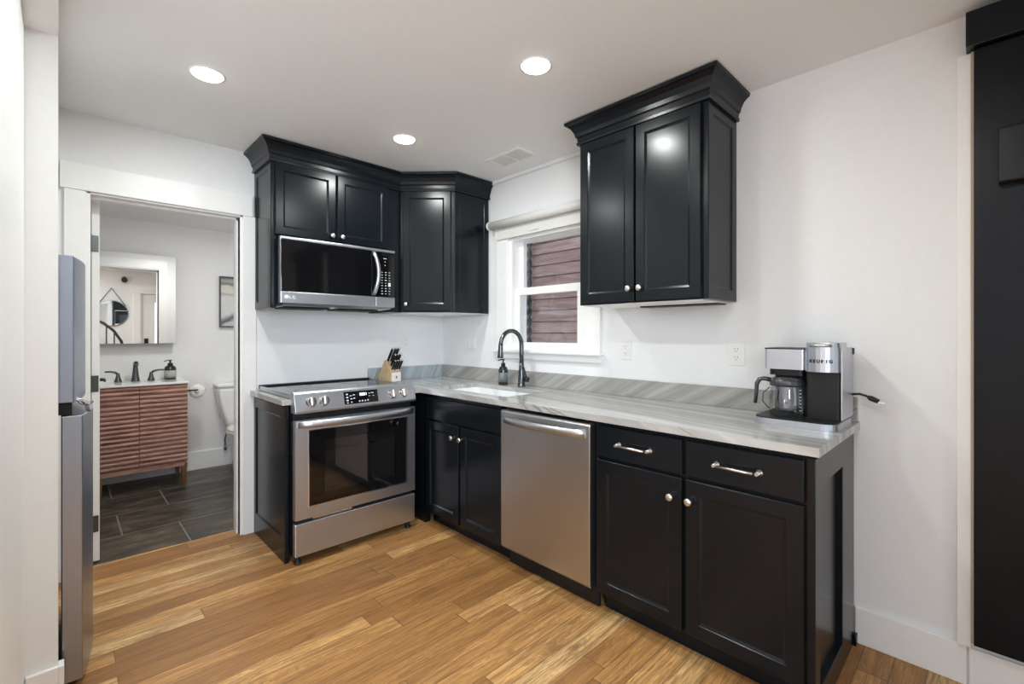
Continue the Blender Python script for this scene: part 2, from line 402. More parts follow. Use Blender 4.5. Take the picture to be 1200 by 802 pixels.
# ================================================================== ROOM SHELL
H = 2.4388; HB = 2.275; WT = 0.13
XL, YR = -5.6, -5.0      # outer limits of the living room behind the camera
struct('floor', box(XL, 0.0, YR, 0.115, -0.10, 0.0), M['oak'])
struct('floor_bathroom', box(-2.55, -0.55, 0.115, 1.893, -0.10, 0.0), M['tile'])
struct('ceiling', box(XL, 0.16, YR, 0.0, H, H+0.1), M['ceil'])
struct('ceiling_bathroom', box(-2.55, -0.55, 0.13, 1.893, HB, HB+0.1), M['ceil'])
# back wall with the bathroom doorway (x -2.28 .. -1.565)
DX0, DX1, DZ = -2.28, -1.566, 2.03
m = MB(); m.box(-3.2, DX0, 0, WT, 0, H); m.box(DX1, 0.15, 0, WT, 0, H); m.box(DX0, DX1, 0, WT, DZ, H)
struct('wall_back', m, M['wall'])
# right wall with the window opening
WY0, WY1, WZ0, WZ1 = -0.833, -1.536, 1.150, 1.985
m = MB(); m.box(0, 0.15, WY0, WT, 0, H); m.box(0, 0.15, YR, WY1, 0, H); m.box(0, 0.15, WY1, WY0, 0, WZ0); m.box(0, 0.15, WY1, WY0, WZ1, H)
struct('wall_right', m, M['wall'])
# left wall: thin partition with boxed niche for the refrigerator, beam at 2.29
m = MB()
m.box(-2.55, -2.395, -0.34, 0.0, 0, H)                      # between niche and back wall
m.box(-2.55, -2.395, -1.075, -0.34, 1.64, H)                # above the refrigerator
m.box(-3.15, -2.385, -1.11, -1.075, 0, H)                   # near cheek of the niche
m.box(-3.20, -3.12, -1.075, 0.0, 0, H)                      # back of the niche
struct('wall_left', m, M['wall'])
m = MB(); m.box(-2.60, -2.465, -2.15, -1.11, 0, 2.29)
struct('wall_left_partition', m, M['trim'])
struct('ceiling_beam', box(-2.60, -2.385, -4.3, -1.11, 2.29, H), M['ceil'])
struct('wall_living_back', box(XL, -3.12, -1.11, -1.0, 0, H), M['wall'])
# far end of the living room: entrance wall (with door) and recessed window wall
REARY = -4.25
m = MB(); m.box(-2.30, -1.335, REARY-0.12, REARY, 0, H); m.box(-0.42, 0.0, REARY-0.12, REARY, 0, H); m.box(-1.335, -0.42, REARY-0.12, REARY, 2.06, H)
struct('wall_rear', m, M['wall'])
m = MB(); m.box(XL, -4.30, YR-0.12, YR, 0, H); m.box(-2.80, -2.30, YR-0.12, YR, 0, H); m.box(-4.30, -2.80, YR-0.12, YR, 0, 0.9); m.box(-4.30, -2.80, YR-0.12, YR, 2.2, H)
m.box(-2.42, -2.30, YR, REARY, 0, H)
struct('wall_rear_window_side', m, M['wall'])
m = MB(); m.box(XL-0.12, XL, -1.0, YR, 0, H)
struct('wall_living_left', m, M['wall'])
# bathroom walls
m = MB(); m.box(-2.67, -2.55, WT, 2.0, 0, HB+0.1); struct('wall_bathroom_left', m, M['wall'])
m = MB(); m.box(-2.67, -0.43, 1.893, 2.0, 0, HB+0.1); struct('wall_bathroom_back', m, M['wall'])
m = MB(); m.box(-0.55, -0.43, WT, 1.893, 0, HB+0.1); struct('wall_bathroom_right', m, M['wall'])
# baseboards
def bb(name, x0, x1, y0, y1, h=0.145): return struct(name, box(x0, x1, y0, y1, 0, h), M['trim'], 0.003)
bb('baseboard_right', -0.015, 0.0, -3.257, -2.926, 0.147)
bb('baseboard_right_door', -0.013, 0.0, REARY, -3.262, 0.140)
bb('baseboard_left', -2.385, -2.370, -1.125, -1.08, 0.150)
bb('baseboard_left_cheek', -2.462, -2.385, -1.125, -1.11, 0.150)
bb('baseboard_bathroom', -1.59, -0.55, 1.878, 1.893, 0.168)
bb('baseboard_bathroom_left', -2.55, -2.20, 1.878, 1.893, 0.168)
# doorway casing, header, jambs
struct('trim_1', box(-1.551, -1.476, -0.02, 0.0, 0, 2.028), M['trim'], 0.002)
struct('trim_2', box(-2.37, -2.287, -0.02, 0.0, 0, 2.028), M['trim'], 0.002)
struct('trim_3', box(-2.385, -1.497, -0.026, 0.0, 2.028, 2.165), M['trim'], 0.002)
m = MB(); m.box(DX1, DX1+0.0155, -0.008, WT+0.01, 0, DZ); m.box(DX0-0.008, DX0+0.012, -0.008, WT+0.01, 0, DZ); m.box(DX0, DX1+0.0155, -0.008, WT+0.01, DZ-0.012, DZ+0.008)
m.box(DX1-0.012, DX1, 0.035, 0.085, 0, DZ-0.012); m.box(DX0+0.012, DX1, 0.035, 0.085, DZ-0.026, DZ-0.012)
struct('trim_4', m, M['trim'], 0.0015)
m = MB(); m.box(-2.36, -2.28, WT, WT+0.018, 0, DZ); m.box(-1.566, -1.49, WT, WT+0.018, 0, DZ); m.box(-2.36, -1.49, WT, WT+0.02, DZ, DZ+0.10)
struct('trim_5', m, M['trim'], 0.002)
# thin trim strip beside the black panel, ceiling edge bead above the window
struct('trim_6', box(-0.030, 0.0, -3.268, -3.232, 0.15, 2.286), M['trim'], 0.001)
struct('trim_7', box(-0.022, 0.0, -1.68, -0.62, H-0.024, H), M['ceil'], 0.003)

# bathroom door (swung open against the left)
d = bpy.data.objects.new('door_1', None); COL.objects.link(d); d.location = (-2.2425, 0.15, 0.012); d['org'] = tuple(d.location); d['kind'] = 'structure'
sl = panel_mb(0.70, 2.005, 0.0175, 0.11, 0.006, 0.012); sl2 = panel_mb(0.70, 2.005, 0.0175, 0.11, 0.006, 0.012)
m = MB(); m.add(sl.v, sl.f); m2 = MB(); m2.add(sl2.v, sl2.f)
m.xform(Matrix.Translation((-2.2425, 0.85, 0.012)) @ Matrix.Rotation(-PI/2, 4, 'Z'))
m2.xform(Matrix.Translation((-2.2425, 0.15, 0.012)) @ Matrix.Rotation(PI/2, 4, 'Z'))
m.add(m2.v, m2.f)
struct('door_leaf', m, M['trim'], 0.0, d)
for z in (1.78, 1.0, 0.22):
    h = MB(); h.box(-2.262, -2.230, 0.146, 0.1495, z-0.045, z+0.045); h.box(-2.2685, -2.2665, 0.112, 0.146, z-0.045, z+0.045); h.cyl((-2.266, 0.142, z-0.05), (-2.266, 0.142, z+0.05), 0.006, n=10)
    struct('hinge', h, M['gunmetal'], 0.0, d)
h = MB(); h.box(-2.2255, -2.217, 0.755, 0.815, 0.945, 1.005); h.cyl((-2.218, 0.785, 0.975), (-2.175, 0.785, 0.975), 0.011); h.tube([(-2.180, 0.790, 0.975), (-2.178, 0.74, 0.975), (-2.178, 0.68, 0.972)], [0.010, 0.009, 0.007])
h.box(-2.268, -2.2595, 0.755, 0.815, 0.945, 1.005); h.cyl((-2.265, 0.785, 0.975), (-2.310, 0.785, 0.975), 0.011); h.tube([(-2.305, 0.790, 0.975), (-2.307, 0.74, 0.975), (-2.307, 0.68, 0.972)], [0.010, 0.009, 0.007])
struct('door_handle', h, M['darkbronze'], 0.0, d)

# kitchen window
w = bpy.data.objects.new('window_1', None); COL.objects.link(w); w.location = (0.0, -1.18, 1.1); w['org'] = tuple(w.location); w['kind'] = 'structure'
m = MB(); m.box(-0.02, 0, -0.833, -0.712, 1.165, 1.985); m.box(-0.02, 0, -1.658, -1.536, 1.165, 1.985); m.box(-0.024, 0, -1.675, -0.700, 1.985, 2.075)
struct('casing', m, M['trim'], 0.003, w)
m = MB(); m.box(-0.050, 0.06, -1.68, -0.695, 1.143, 1.165); struct('sill', m, M['trim'], 0.005, w)
m = MB(); m.box(-0.020, 0, -1.658, -0.712, 1.098, 1.143); struct('apron', m, M['trim'], 0.003, w)
m = MB()
for a, b in ((-0.870, -0.833), (-1.536, -1.499)): m.box(0.0, 0.15, a, b, 1.150, 1.985)
m.box(0.0, 0.15, -1.499, -0.870, 1.958, 1.985); m.box(0.0, 0.15, -1.499, -0.870, 1.150, 1.172)
struct('window_frame', m, M['trim'], 0.002, w)
def sash(x0, x1, z0, z1, bot, top):
    m = MB(); y0, y1 = -0.870, -1.499; s = 0.042
    m.box(x0, x1, y0, y0-s, z0, z1); m.box(x0, x1, y1+s+0.016, y1, z0, z1); m.box(x0, x1, y1+s+0.016, y0-s, z0, z0+bot); m.box(x0, x1, y1+s+0.016, y0-s, z1-top, z1)
    return m, (y0-s, y1+s+0.016, z0+bot, z1-top)
m, g = sash(0.035, 0.070, 1.172, 1.612, 0.045, 0.052); s = struct('lower_sash', m, M['trim'], 0.002, w)
struct('pane', box(0.050, 0.054, g[1], g[0], g[2], g[3]), M['glass'], 0, s)
m, g = sash(0.075, 0.110, 1.575, 1.985, 0.040, 0.030); s = struct('upper_sash', m, M['trim'], 0.002, w)
struct('pane', box(0.090, 0.094, g[1], g[0], g[2], g[3]), M['glass'], 0, s)

# living-room windows behind the camera
def big_window(name, axis, a0, a1, z0, z1, pos, n):
    w = bpy.data.objects.new(name, None); COL.objects.link(w); w['kind'] = 'structure'
    c = (a0+a1)/2; w.location = (c, pos, z0) if axis == 'x' else (pos, c, z0); w['org'] = tuple(w.location)
    def bx(m, u0, u1, t0, t1, q0, q1):
        return m.box(u0, u1, pos+t0, pos+t1, q0, q1) if axis == 'x' else m.box(pos+t0, pos+t1, u0, u1, q0, q1)
    m = MB(); f = 0.06
    bx(m, a0, a0+f, -0.03, 0.03, z0, z1); bx(m, a1-f, a1, -0.03, 0.03, z0, z1); bx(m, a0+f, a1-f, -0.03, 0.03, z0, z0+f); bx(m, a0+f, a1-f, -0.03, 0.03, z1-f, z1)
    for k in range(1, n): q = a0+(a1-a0)*k/n; bx(m, q-0.03, q+0.03, -0.03, 0.03, z0+f, z1-f)
    struct('window_frame', m, M['trim'], 0.002, w)
    m = MB(); bx(m, a0+f, a1-f, -0.003, 0.003, z0+f, z1-f); struct('pane', m, M['glass'], 0, w)
big_window('window_2', 'x', -4.30, -2.80, 0.9, 2.2, -5.07, 2)

# ================================================================== COUNTER RUN ALONG THE RIGHT WALL
FX = -0.61                                 # face of the carcasses
def knob(parent, x, y, z, face):
    """face 'x': stands out towards -x; 'y': towards -y; 'd': diagonal"""
    ax = {'x': (-1, 0, 0), 'y': (0, -1, 0), 'd': (-0.7071, -0.7071, 0)}[face]
    m = MB(); m.lathe((x, y, z), ax, [(0, 0.008), (0.002, 0.0075), (0.010, 0.006), (0.014, 0.012), (0.019, 0.0155), (0.024, 0.0145), (0.027, 0.009), (0.028, 0.001)], 20)
    return obj('knob', m, M['nickel'], parent)
def pull(parent, x, y0, y1, z):
    m = MB()
    m.cyl((x-0.030, y0, z), (x-0.030, y1, z), 0.0055, n=14)
    for y in (y0-0.012, y1+0.012):
        m.lathe((x, y, z), (-1, 0, 0), [(0, 0.013), (0.003, 0.012), (0.006, 0.007), (0.030, 0.006)], 16)
    return obj('pull_handle', m, M['nickel'], parent)
def place(mb, mat4): return mb.xform(mat4)

# sink base (with the blind corner)
t = thing('base_cabinet', 'black sink base cabinet with false drawer front and two knobbed doors, between range and dishwasher', 'cabinet', (-0.3, -1.05, 0))
m = MB(); m.box(FX, -0.005, -1.432, -0.655, 0.10, 0.66)
m.box(FX, FX+0.02, -1.432, -0.655, 0.66, 0.872)                   # face above, leaving room for the basin
m.box(FX, -0.005, -1.432, -1.414, 0.66, 0.872); m.box(FX, FX+0.0005, -0.66, -0.65, 0.1, 0.872)
obj('carcass', m, M['black'], t, 0.0015)
obj('filler_panel', box(FX, FX+0.04, -0.655, -0.01, 0.0, 0.872), M['black'], t, 0.001)
obj('toe_kick', box(-0.545, -0.53, -1.432, -0.655, 0.0, 0.10), M['black'], t)
obj('false_drawer_front', place(slab_mb(0.742, 0.142), on_right(FX, -0.686, 0.716)), M['black'], t)
for y0, y1, ky in ((-0.686, -1.042, -1.000), (-1.062, -1.427, -1.087)):
    dr = obj('door', place(panel_mb(abs(y1-y0), 0.605, 0.02, 0.052), on_right(FX, y0, 0.100)), M['black'], t)
    knob(dr, FX-0.02, -0.992 if ky == -1.0 else -1.075, 0.632, 'x')
# drawer base
t = thing('base_cabinet', 'wide black base cabinet with two drawers over two doors, between dishwasher and wall end', 'cabinet', (-0.3, -2.48, 0))
obj('carcass', box(FX, -0.005, -2.905, -2.058, 0.10, 0.872), M['black'], t, 0.0015)
obj('toe_kick', box(-0.545, -0.53, -2.905, -2.058, 0.0, 0.10), M['black'], t)
for y0, y1 in ((-2.068, -2.474), (-2.489, -2.893)):
    dr = obj('drawer', place(slab_mb(abs(y1-y0), 0.142), on_right(FX, y0, 0.722)), M['black'], t)
    c = (y0+y1)/2+0.008
    pull(dr, FX-0.02, c-0.062, c+0.062, 0.793)
for y0, y1, ky in ((-2.068, -2.474, -2.432), (-2.489, -2.893, -2.508)):
    dr = obj('door', place(panel_mb(abs(y1-y0), 0.600, 0.02, 0.052), on_right(FX, y0, 0.110)), M['black'], t)
    knob(dr, FX-0.02, ky, 0.63, 'x')
# end panel (faces -y): outer frame 2 cm proud of the let-in field
ep = panel_mb(0.60, 0.872, 0.020, 0.06, 0.018, 0.002, frb=0.09, frt=0.10, frl=0.06, frr=0.205)
obj('end_panel', place(ep, on_back(-0.63, -2.905, 0.0)), M['black'], t)
obj('end_strip', box(-0.030, -0.002, -2.915, -2.905, 0, 0.872), M['black'], t)
obj('shoe_block', box(-0.050, -0.016, -2.936, -2.925, 0, 0.045), M['black'], t, 0.004)

# dishwasher
t = thing('dishwasher', 'stainless steel dishwasher with curved bar handle under the counter', 'dishwasher', (-0.3, -1.75, 0))
obj('body', box(-0.60, -0.02, -2.048, -1.442, 0.09, 0.868), M['darkgap'], t)
m = MB(); pr = []
yA, yB = -1.452, -2.048
sec = [(-0.605, 0.112), (-0.640, 0.112), (-0.650, 0.125), (-0.651, 0.500), (-0.650, 0.855), (-0.640, 0.866), (-0.605, 0.866)]
m.prism(sec, 'y', yA, yB); obj('door', m, M['steel_y'], t, 0.004)
obj('toe_panel', box(-0.575, -0.56, -2.046, -1.444, 0.005, 0.095), M['blackplastic'], t)
m = MB(); n = 18; rings = []
for k in range(n+1):
    f = k/n; y = -1.475-f*0.550; bow = 0.050*math.sin(PI*f)**0.55 if 0 < f < 1 else 0.0
    x = -0.650-bow; hh = 0.021
    z = 0.818+0.0*math.sin(PI*f)
    rings.append([(x+0.006, y, z-hh), (x-0.004, y, z-hh*0.85), (x-0.009, y, z), (x-0.004, y, z+hh*0.85), (x+0.006, y, z+hh)])
m.loft(rings, True, True); obj('bar_handle', m, M['steel_y'], t)

# worktop with undermount sink cut-out
t = thing('countertop', 'L-shaped pale grey veined stone countertop with low backsplash along both walls', 'countertop', (-0.3, -1.5, 0.884))
X0, X1, Y0, Y1, Z0, Z1 = -0.65, -0.001, -2.94, -0.001, 0.884, 0.914
SX0, SX1, SY0, SY1 = -0.535, -0.165, -1.375, -0.655
m = MB()
m.box(X0, X1, Y0, SY0, Z0, Z1); m.box(X0, SX0, SY0, SY1, Z0, Z1); m.box(SX1, X1, SY0, SY1, Z0, Z1); m.box(X0, X1, SY1, Y1, Z0, Z1)
m.box(-0.703, X0, -0.655, Y1, Z0, Z1)
bmj = obj('slab', m, M['stone'], t)
obj('backsplash', box(-0.02, -0.001, -2.935, -0.001, 0.9141, 1.015), M['stone_splash'], t, 0.0015)
obj('backsplash', box(-0.700, -0.0205, -0.02, -0.001, 0.9141, 1.015), M['stone_splash_back'], t, 0.0015)
# sink
t = thing('sink', 'white undermount kitchen sink let into the countertop below the window', 'sink', (-0.35, -1.015, 0.67))
def bowl(x0, x1, y0, y1, zt, zb, r, th=0.012):
    rings = []
    def rr(i, z, rad): return [(p[0], p[1], z) for p in rrect(x0+i, x1-i, y0+i, y1-i, rad)]
    rings += [rr(0.004, zb-th, r), rr(-th, zb+0.02, r), rr(-th, zt, r), rr(0.0, zt, r), rr(0.004, zb+0.03, r), rr(0.03, zb, r*0.8)]
    m = MB(); m.loft(rings, True, True); return m
obj('basin', bowl(SX0, SX1, SY0, SY1, 0.8835, 0.690, 0.035), M['sinkwhite'], t)
m = MB(); m.lathe((-0.35, -1.015, 0.690), (0, 0, 1), [(0, 0.045), (0.003, 0.043), (0.003, 0.030), (0.001, 0.028)], 24); obj('drain', m, M['chrome'], t)

# faucet
t = thing('faucet', 'tall dark metal gooseneck kitchen faucet with side lever behind the sink', 'faucet', (-0.09, -1.055, 0.914))
fx, fy = -0.090, -1.055
m = MB(); m.lathe((fx, fy, 0.914), (0, 0, 1), [(0, 0.029), (0.004, 0.029), (0.008, 0.025), (0.06, 0.0235), (0.11, 0.019), (0.17, 0.0155)], 24); obj('base', m, M['gunmetal'], t)
pts = [(fx, fy, 1.08), (fx, fy, 1.14), (fx, fy, 1.195)]; R = 0.098
for k in range(1, 15):
    a = PI*k/14; pts.append((fx-R+R*math.cos(a), fy, 1.200+R*math.sin(a)))
m = MB(); m.tube(pts, [0.0155]*3+[0.0145]*14, 16); obj('neck', m, M['gunmetal'], t)
m = MB(); m.lathe((fx-2*R, fy, 1.205), (-0.04, 0, -1), [(0, 0.0150), (0.01, 0.0155), (0.045, 0.017), (0.085, 0.0205), (0.088, 0.0195), (0.089, 0.006)], 20); obj('spray_head', m, M['gunmetal'], t)
m = MB(); m.cyl((fx-0.0, fy-0.016, 0.965), (fx, fy-0.062, 0.965), 0.0165, n=18); m.tube([(fx, fy-0.050, 0.970), (fx-0.006, fy-0.044, 1.00), (fx-0.014, fy-0.034, 1.050)], [0.007, 0.0055, 0.005], 12); obj('lever', m, M['darkbronze'], t)
# soap bottle at the sink
def pump_bottle(name, label, c, r, h, mb_mat, lab_mat, cap_mat, towards):
    t = thing(name, label, 'bottle', c); x, y, z = c
    m = MB(); m.lathe(c, (0, 0, 1), [(0, r*0.92), (0.004, r), (h*0.72, r), (h*0.84, r*0.86), (h*0.93, r*0.42), (h, r*0.38)], 28); obj('body', m, mb_mat, t)
    m = MB(); m.lathe((x, y, z+h*0.14), (0, 0, 1), [(0, r*1.004), (0, r*1.015), (h*0.46, r*1.015), (h*0.46, r*1.004)], 28, False); obj('paper_label', m, lab_mat, t)
    m = MB(); m.lathe((x, y, z+h), (0, 0, 1), [(-0.008, r*0.46), (0.010, r*0.44), (0.012, r*0.16), (0.030, r*0.14), (0.030, r*0.32), (0.038, r*0.32)], 20)
    q = Vector(towards).normalized()*r*1.25
    m.tube([(x, y, z+h+0.034), (x+q.x*0.5, y+q.y*0.5, z+h+0.035), (x+q.x, y+q.y, z+h+0.028)], [0.0045, 0.004, 0.0035], 10); obj('pump', m, cap_mat, t)
    return t
pump_bottle('soap_bottle', 'dark soap pump bottle beside the kitchen faucet', (-0.105, -0.885, 0.9142), 0.034, 0.145, M['amber'], M['bottle_label'], M['blackplastic'], (-1, 0.25, 0))

# ================================================================== BACK WALL RUN
# narrow end cabinet left of the range
t = thing('base_cabinet', 'narrow black cabinet end panel left of the range, beside the doorway', 'cabinet', (-1.48, -0.3, 0))
ep = panel_mb(0.588, 0.872, 0.016, 0.055, 0.007, 0.010, frb=0.13, frt=0.06)
obj('side_panel', ep.xform(Matrix.Translation((-1.474, -0.001, 0)) @ Matrix.Rotation(-PI/2, 4, 'Z')), M['black'], t)
obj('front_edge', box(-1.490, -1.4665, -0.597, -0.5885, 0.0, 0.872), M['black'], t)
t2 = tag(obj('countertop', MB().box(-1.513, -1.464, -0.628, -0.0205, 0.884, 0.914), M['stone'], None, 0.0015), 'narrow strip of pale veined countertop left of the range', 'countertop')

# range
t = thing('range', 'stainless steel slide-in electric range with glass cooktop and four knobs', 'range', (-1.085, -0.35, 0))
RX0, RX1 = -1.463, -0.708
obj('body', MB().box(RX0+0.004, RX1-0.004, -0.635, -0.03, 0.04, 0.60).box(RX0+0.004, RX1-0.004, -0.60, -0.03, 0.60, 0.915).box(RX0+0.004, RX1-0.004, -0.635, -0.60, 0.795, 0.915), M['blackplastic'], t)
# drawer
obj('drawer', box(RX0, RX1, -0.680, -0.640, 0.052, 0.232), M['steel_h'], t, 0.004)
obj('vent_strip', box(RX0+0.10, RX0+0.33, -0.664, -0.640, 0.236, 0.245), M['chrome'], t)
# oven door: frame of steel around a dark glass field and a clear inner window
dr = MB(); wx0, wx1, wz0, wz1 = -1.388, -0.768, 0.318, 0.738
dr.box(RX0, wx0, -0.680, -0.642, 0.252, 0.800); dr.box(wx1, RX1, -0.680, -0.642, 0.252, 0.800)
dr.box(wx0, wx1, -0.680, -0.642, 0.252, wz0); dr.box(wx0, wx1, -0.680, -0.642, wz1, 0.800)
door = obj('door', dr, M['steel_h'], t)
ix0, ix1, iz0, iz1 = -1.300, -0.850, 0.375, 0.672
g = MB(); g.box(wx0, ix0, -0.6775, -0.670, wz0, wz1); g.box(ix1, wx1, -0.6775, -0.670, wz0, wz1); g.box(ix0, ix1, -0.6775, -0.670, wz0, iz0); g.box(ix0, ix1, -0.6775, -0.670, iz1, wz1)
obj('glass_border', g, M['blackglass'], door)
obj('window_pane', box(ix0, ix1, -0.6775, -0.674, iz0, iz1), M['oven_glass'], door)
# bright bead around the glass
g = MB(); b_ = 0.0045
g.box(wx0-b_, wx0, -0.6825, -0.678, wz0-b_, wz1+b_); g.box(wx1, wx1+b_, -0.6825, -0.678, wz0-b_, wz1+b_); g.box(wx0, wx1, -0.6825, -0.678, wz0-b_, wz0); g.box(wx0, wx1, -0.6825, -0.678, wz1, wz1+b_)
obj('bead', g, M['chrome'], door)
# cavity seen through the window: box open to the front, racks, fan cover
cv = MB()
cx0, cx1, cz0, cz1 = -1.36, -0.81, 0.33, 0.71
cv.box(cx0-0.01, cx0, -0.668, -0.20, cz0, cz1); cv.box(cx1, cx1+0.01, -0.668, -0.20, cz0, cz1); cv.box(cx0, cx1, -0.668, -0.20, cz0-0.01, cz0); cv.box(cx0, cx1, -0.668, -0.20, cz1, cz1+0.01); cv.box(cx0, cx1, -0.21, -0.20, cz0, cz1)
obj('oven_cavity', cv, M['oven_enamel'], t)
for z in (0.42, 0.56):
    rk = MB(); rk.cyl((cx0, -0.60, z), (cx1, -0.60, z), 0.004, n=8); rk.cyl((cx0, -0.26, z), (cx1, -0.26, z), 0.004, n=8)
    for k in range(12): x = cx0+0.03+k*(cx1-cx0-0.06)/11; rk.cyl((x, -0.60, z), (x, -0.26, z), 0.002, n=6)
    obj('oven_rack', rk, M['chrome'], t)
fn = MB(); fn.lathe((-1.085, -0.214, 0.52), (0, -1, 0), [(0, 0.10), (0.012, 0.10), (0.016, 0.085)], 30)
fan = obj('fan_cover', fn, M['oven_enamel'], t)
fd = MB()
for k in range(16):
    a = 2*PI*k/16
    for r in (0.035, 0.06): fd.cyl((-1.085+r*math.cos(a), -0.2305, 0.52+r*math.sin(a)), (-1.085+r*math.cos(a), -0.2325, 0.52+r*math.sin(a)), 0.006, n=8)
obj('fan_holes', fd, M['chrome'], fan)
# handle: broad bowed bar
m = MB(); rings = []; n = 20
for k in range(n+1):
    f = k/n; x = (RX0+0.012)+f*(RX1-RX0-0.024); bow = 0.052*min(1, math.sin(PI*f)**0.4) if 0 < f < 1 else 0.0
    y = -0.680-bow; z = 0.778; hh = 0.020
    rings.append([(x, y+0.010, z-hh), (x, y-0.002, z-hh*0.95), (x, y-0.009, z-hh*0.3), (x, y-0.009, z+hh*0.4), (x, y-0.002, z+hh), (x, y+0.010, z+hh)])
m.loft(rings, True, True); obj('handle', m, M['steel_h'], door)
# control panel
sec = [(-0.612, 0.838), (-0.688, 0.838), (-0.690, 0.850), (-0.664, 0.945), (-0.655, 0.955), (-0.635, 0.958), (-0.612, 0.945)]
m = MB(); m.prism(sec, 'x', RX0-0.002, RX1+0.002); cp = obj('control_panel', m, M['steel_h'], t, 0.002)
sl = Vector((0, 0.026, 0.095)).normalized(); nrm = Vector((0, -0.095, 0.026)).normalized()
def onp(x, z): return Vector((x, -0.690+(z-0.850)*0.026/0.095, z))
for kx in (-1.378, -1.305, -0.872, -0.796):
    k_ = MB(); c = onp(kx, 0.898)
    k_.lathe(c, nrm, [(0, 0.031), (0.003, 0.031), (0.005, 0.026), (0.022, 0.024), (0.026, 0.022)], 28)
    kb = obj('knob', k_, M['chrome'], cp)
    g = MB(); a = c+nrm*0.026; mt = Matrix.Translation(a) @ Matrix(((1, 0, 0), (0, sl.y, nrm.y), (0, sl.z, nrm.z))).to_4x4()
    g.box(-0.006, 0.006, -0.024, 0.024, -0.002, 0.010); g.xform(mt); obj('grip', g, M['nickel'], kb, 0.002)
dp = MB(); dmt = Matrix.Translation(onp(-1.080, 0.898)) @ Matrix(((1, 0, 0), (0, sl.y, nrm.y), (0, sl.z, nrm.z))).to_4x4()
dp.box(-0.108, 0.108, -0.037, 0.037, -0.001, 0.0018); dp.xform(dmt); dpo = obj('display', dp, M['blackglass'], cp)
g = MB()
for (x, y, ww, hh) in [(-0.088, 0.022, .012, .008), (-0.088, 0.004, .012, .008), (-0.088, -0.014, .012, .008), (-0.088, -0.028, .010, .005), (-0.066, 0.012, .014, .004), (-0.046, 0.016, .012, .006), (-0.064, -0.006, .012, .006), (-0.046, -0.004, .010, .006), (-0.064, -0.026, .010, .005),
                       (-0.014, -0.024, .008, .008), (0.004, -0.024, .009, .008), (0.022, -0.024, .008, .008), (0.040, -0.022, .006, .010), (0.052, 0.018, .006, .006), (0.072, 0.020, .018, .005), (0.052, 0.002, .010, .003), (0.078, 0.002, .008, .004)]:
    g.box(x-ww/2, x+ww/2, y-hh/2, y+hh/2, 0.0018, 0.0022)
g.xform(dmt); obj('display_lettering', g, M['glyph'], dpo)
g = MB(); 
for i, (sx) in enumerate((-0.004, 0.008, 0.020)):
    g.box(sx-0.0045, sx+0.0045, 0.008, 0.0105, 0.0018, 0.0023); g.box(sx-0.0045, sx+0.0045, 0.0215, 0.024, 0.0018, 0.0023); g.box(sx-0.0045, sx-0.002, 0.0105, 0.0215, 0.0018, 0.0023); g.box(sx+0.002, sx+0.0045, 0.0105, 0.0215, 0.0018, 0.0023)
g.box(0.031, 0.034, 0.008, 0.024, 0.0018, 0.0023); g.xform(dmt); obj('digits', g, M['display'], dpo)
# cooktop
m = MB(); m.box(RX0+0.006, RX1-0.006, -0.612, -0.062, 0.925, 0.938); ck = obj('cooktop', m, M['blackglass'], t, 0.002)
obj('side_rim', box(RX0-0.002, RX0+0.008, -0.614, -0.05, 0.916, 0.942), M['steel_v'], t, 0.001)
obj('side_rim', box(RX1-0.008, RX1+0.002, -0.614, -0.05, 0.916, 0.942), M['steel_v'], t, 0.001)
m = MB(); m.box(RX0+0.0, RX1+0.003, -0.060, -0.022, 0.918, 0.948); obj('rear_trim', m, M['blackplastic'], t, 0.003)
for (x, y, r) in ((-1.27, -0.46, 0.115), (-0.90, -0.46, 0.09), (-1.27, -0.19, 0.075), (-0.90, -0.19, 0.10)):
    m = MB(); m.lathe((x, y, 0.9381), (0, 0, 1), [(0, r), (0.0003, r), (0.0003, r-0.003), (0, r-0.003)], 40, False); obj('burner_ring', m, M['slot'], ck)
for (x, y) in ((-1.435, -0.635), (-0.735, -0.635), (-1.435, -0.08), (-0.735, -0.08)):
    m = MB(); m.lathe((x, y, 0), (0, 0, 1), [(0, 0.020), (0.010, 0.021), (0.013, 0.012), (0.045, 0.012)], 16); obj('foot', m, M['rubber'], t)

# knife block with knives (bottom front right corner near (-.507,-.166))
t = thing('knife_block', 'pale wooden knife block in the corner right of the range', 'knife block', (-0.57, -0.10, 0.9142))
ang = math.atan2(-0.22, -0.97)  # local +x = right, -y = front
BM = Matrix.Translation((-0.603, -0.190, 0.9142)) @ Matrix.Rotation(0.22, 4, 'Z')
m = MB(); sec = [(0.0, 0.0), (0.145, 0.0), (0.165, 0.02), (0.110, 0.175), (0.020, 0.120), (0.0, 0.085)]
sec = [(0.0, 0.0), (0.135, 0.0), (0.155, 0.030), (0.075, 0.165), (0.0, 0.075)]
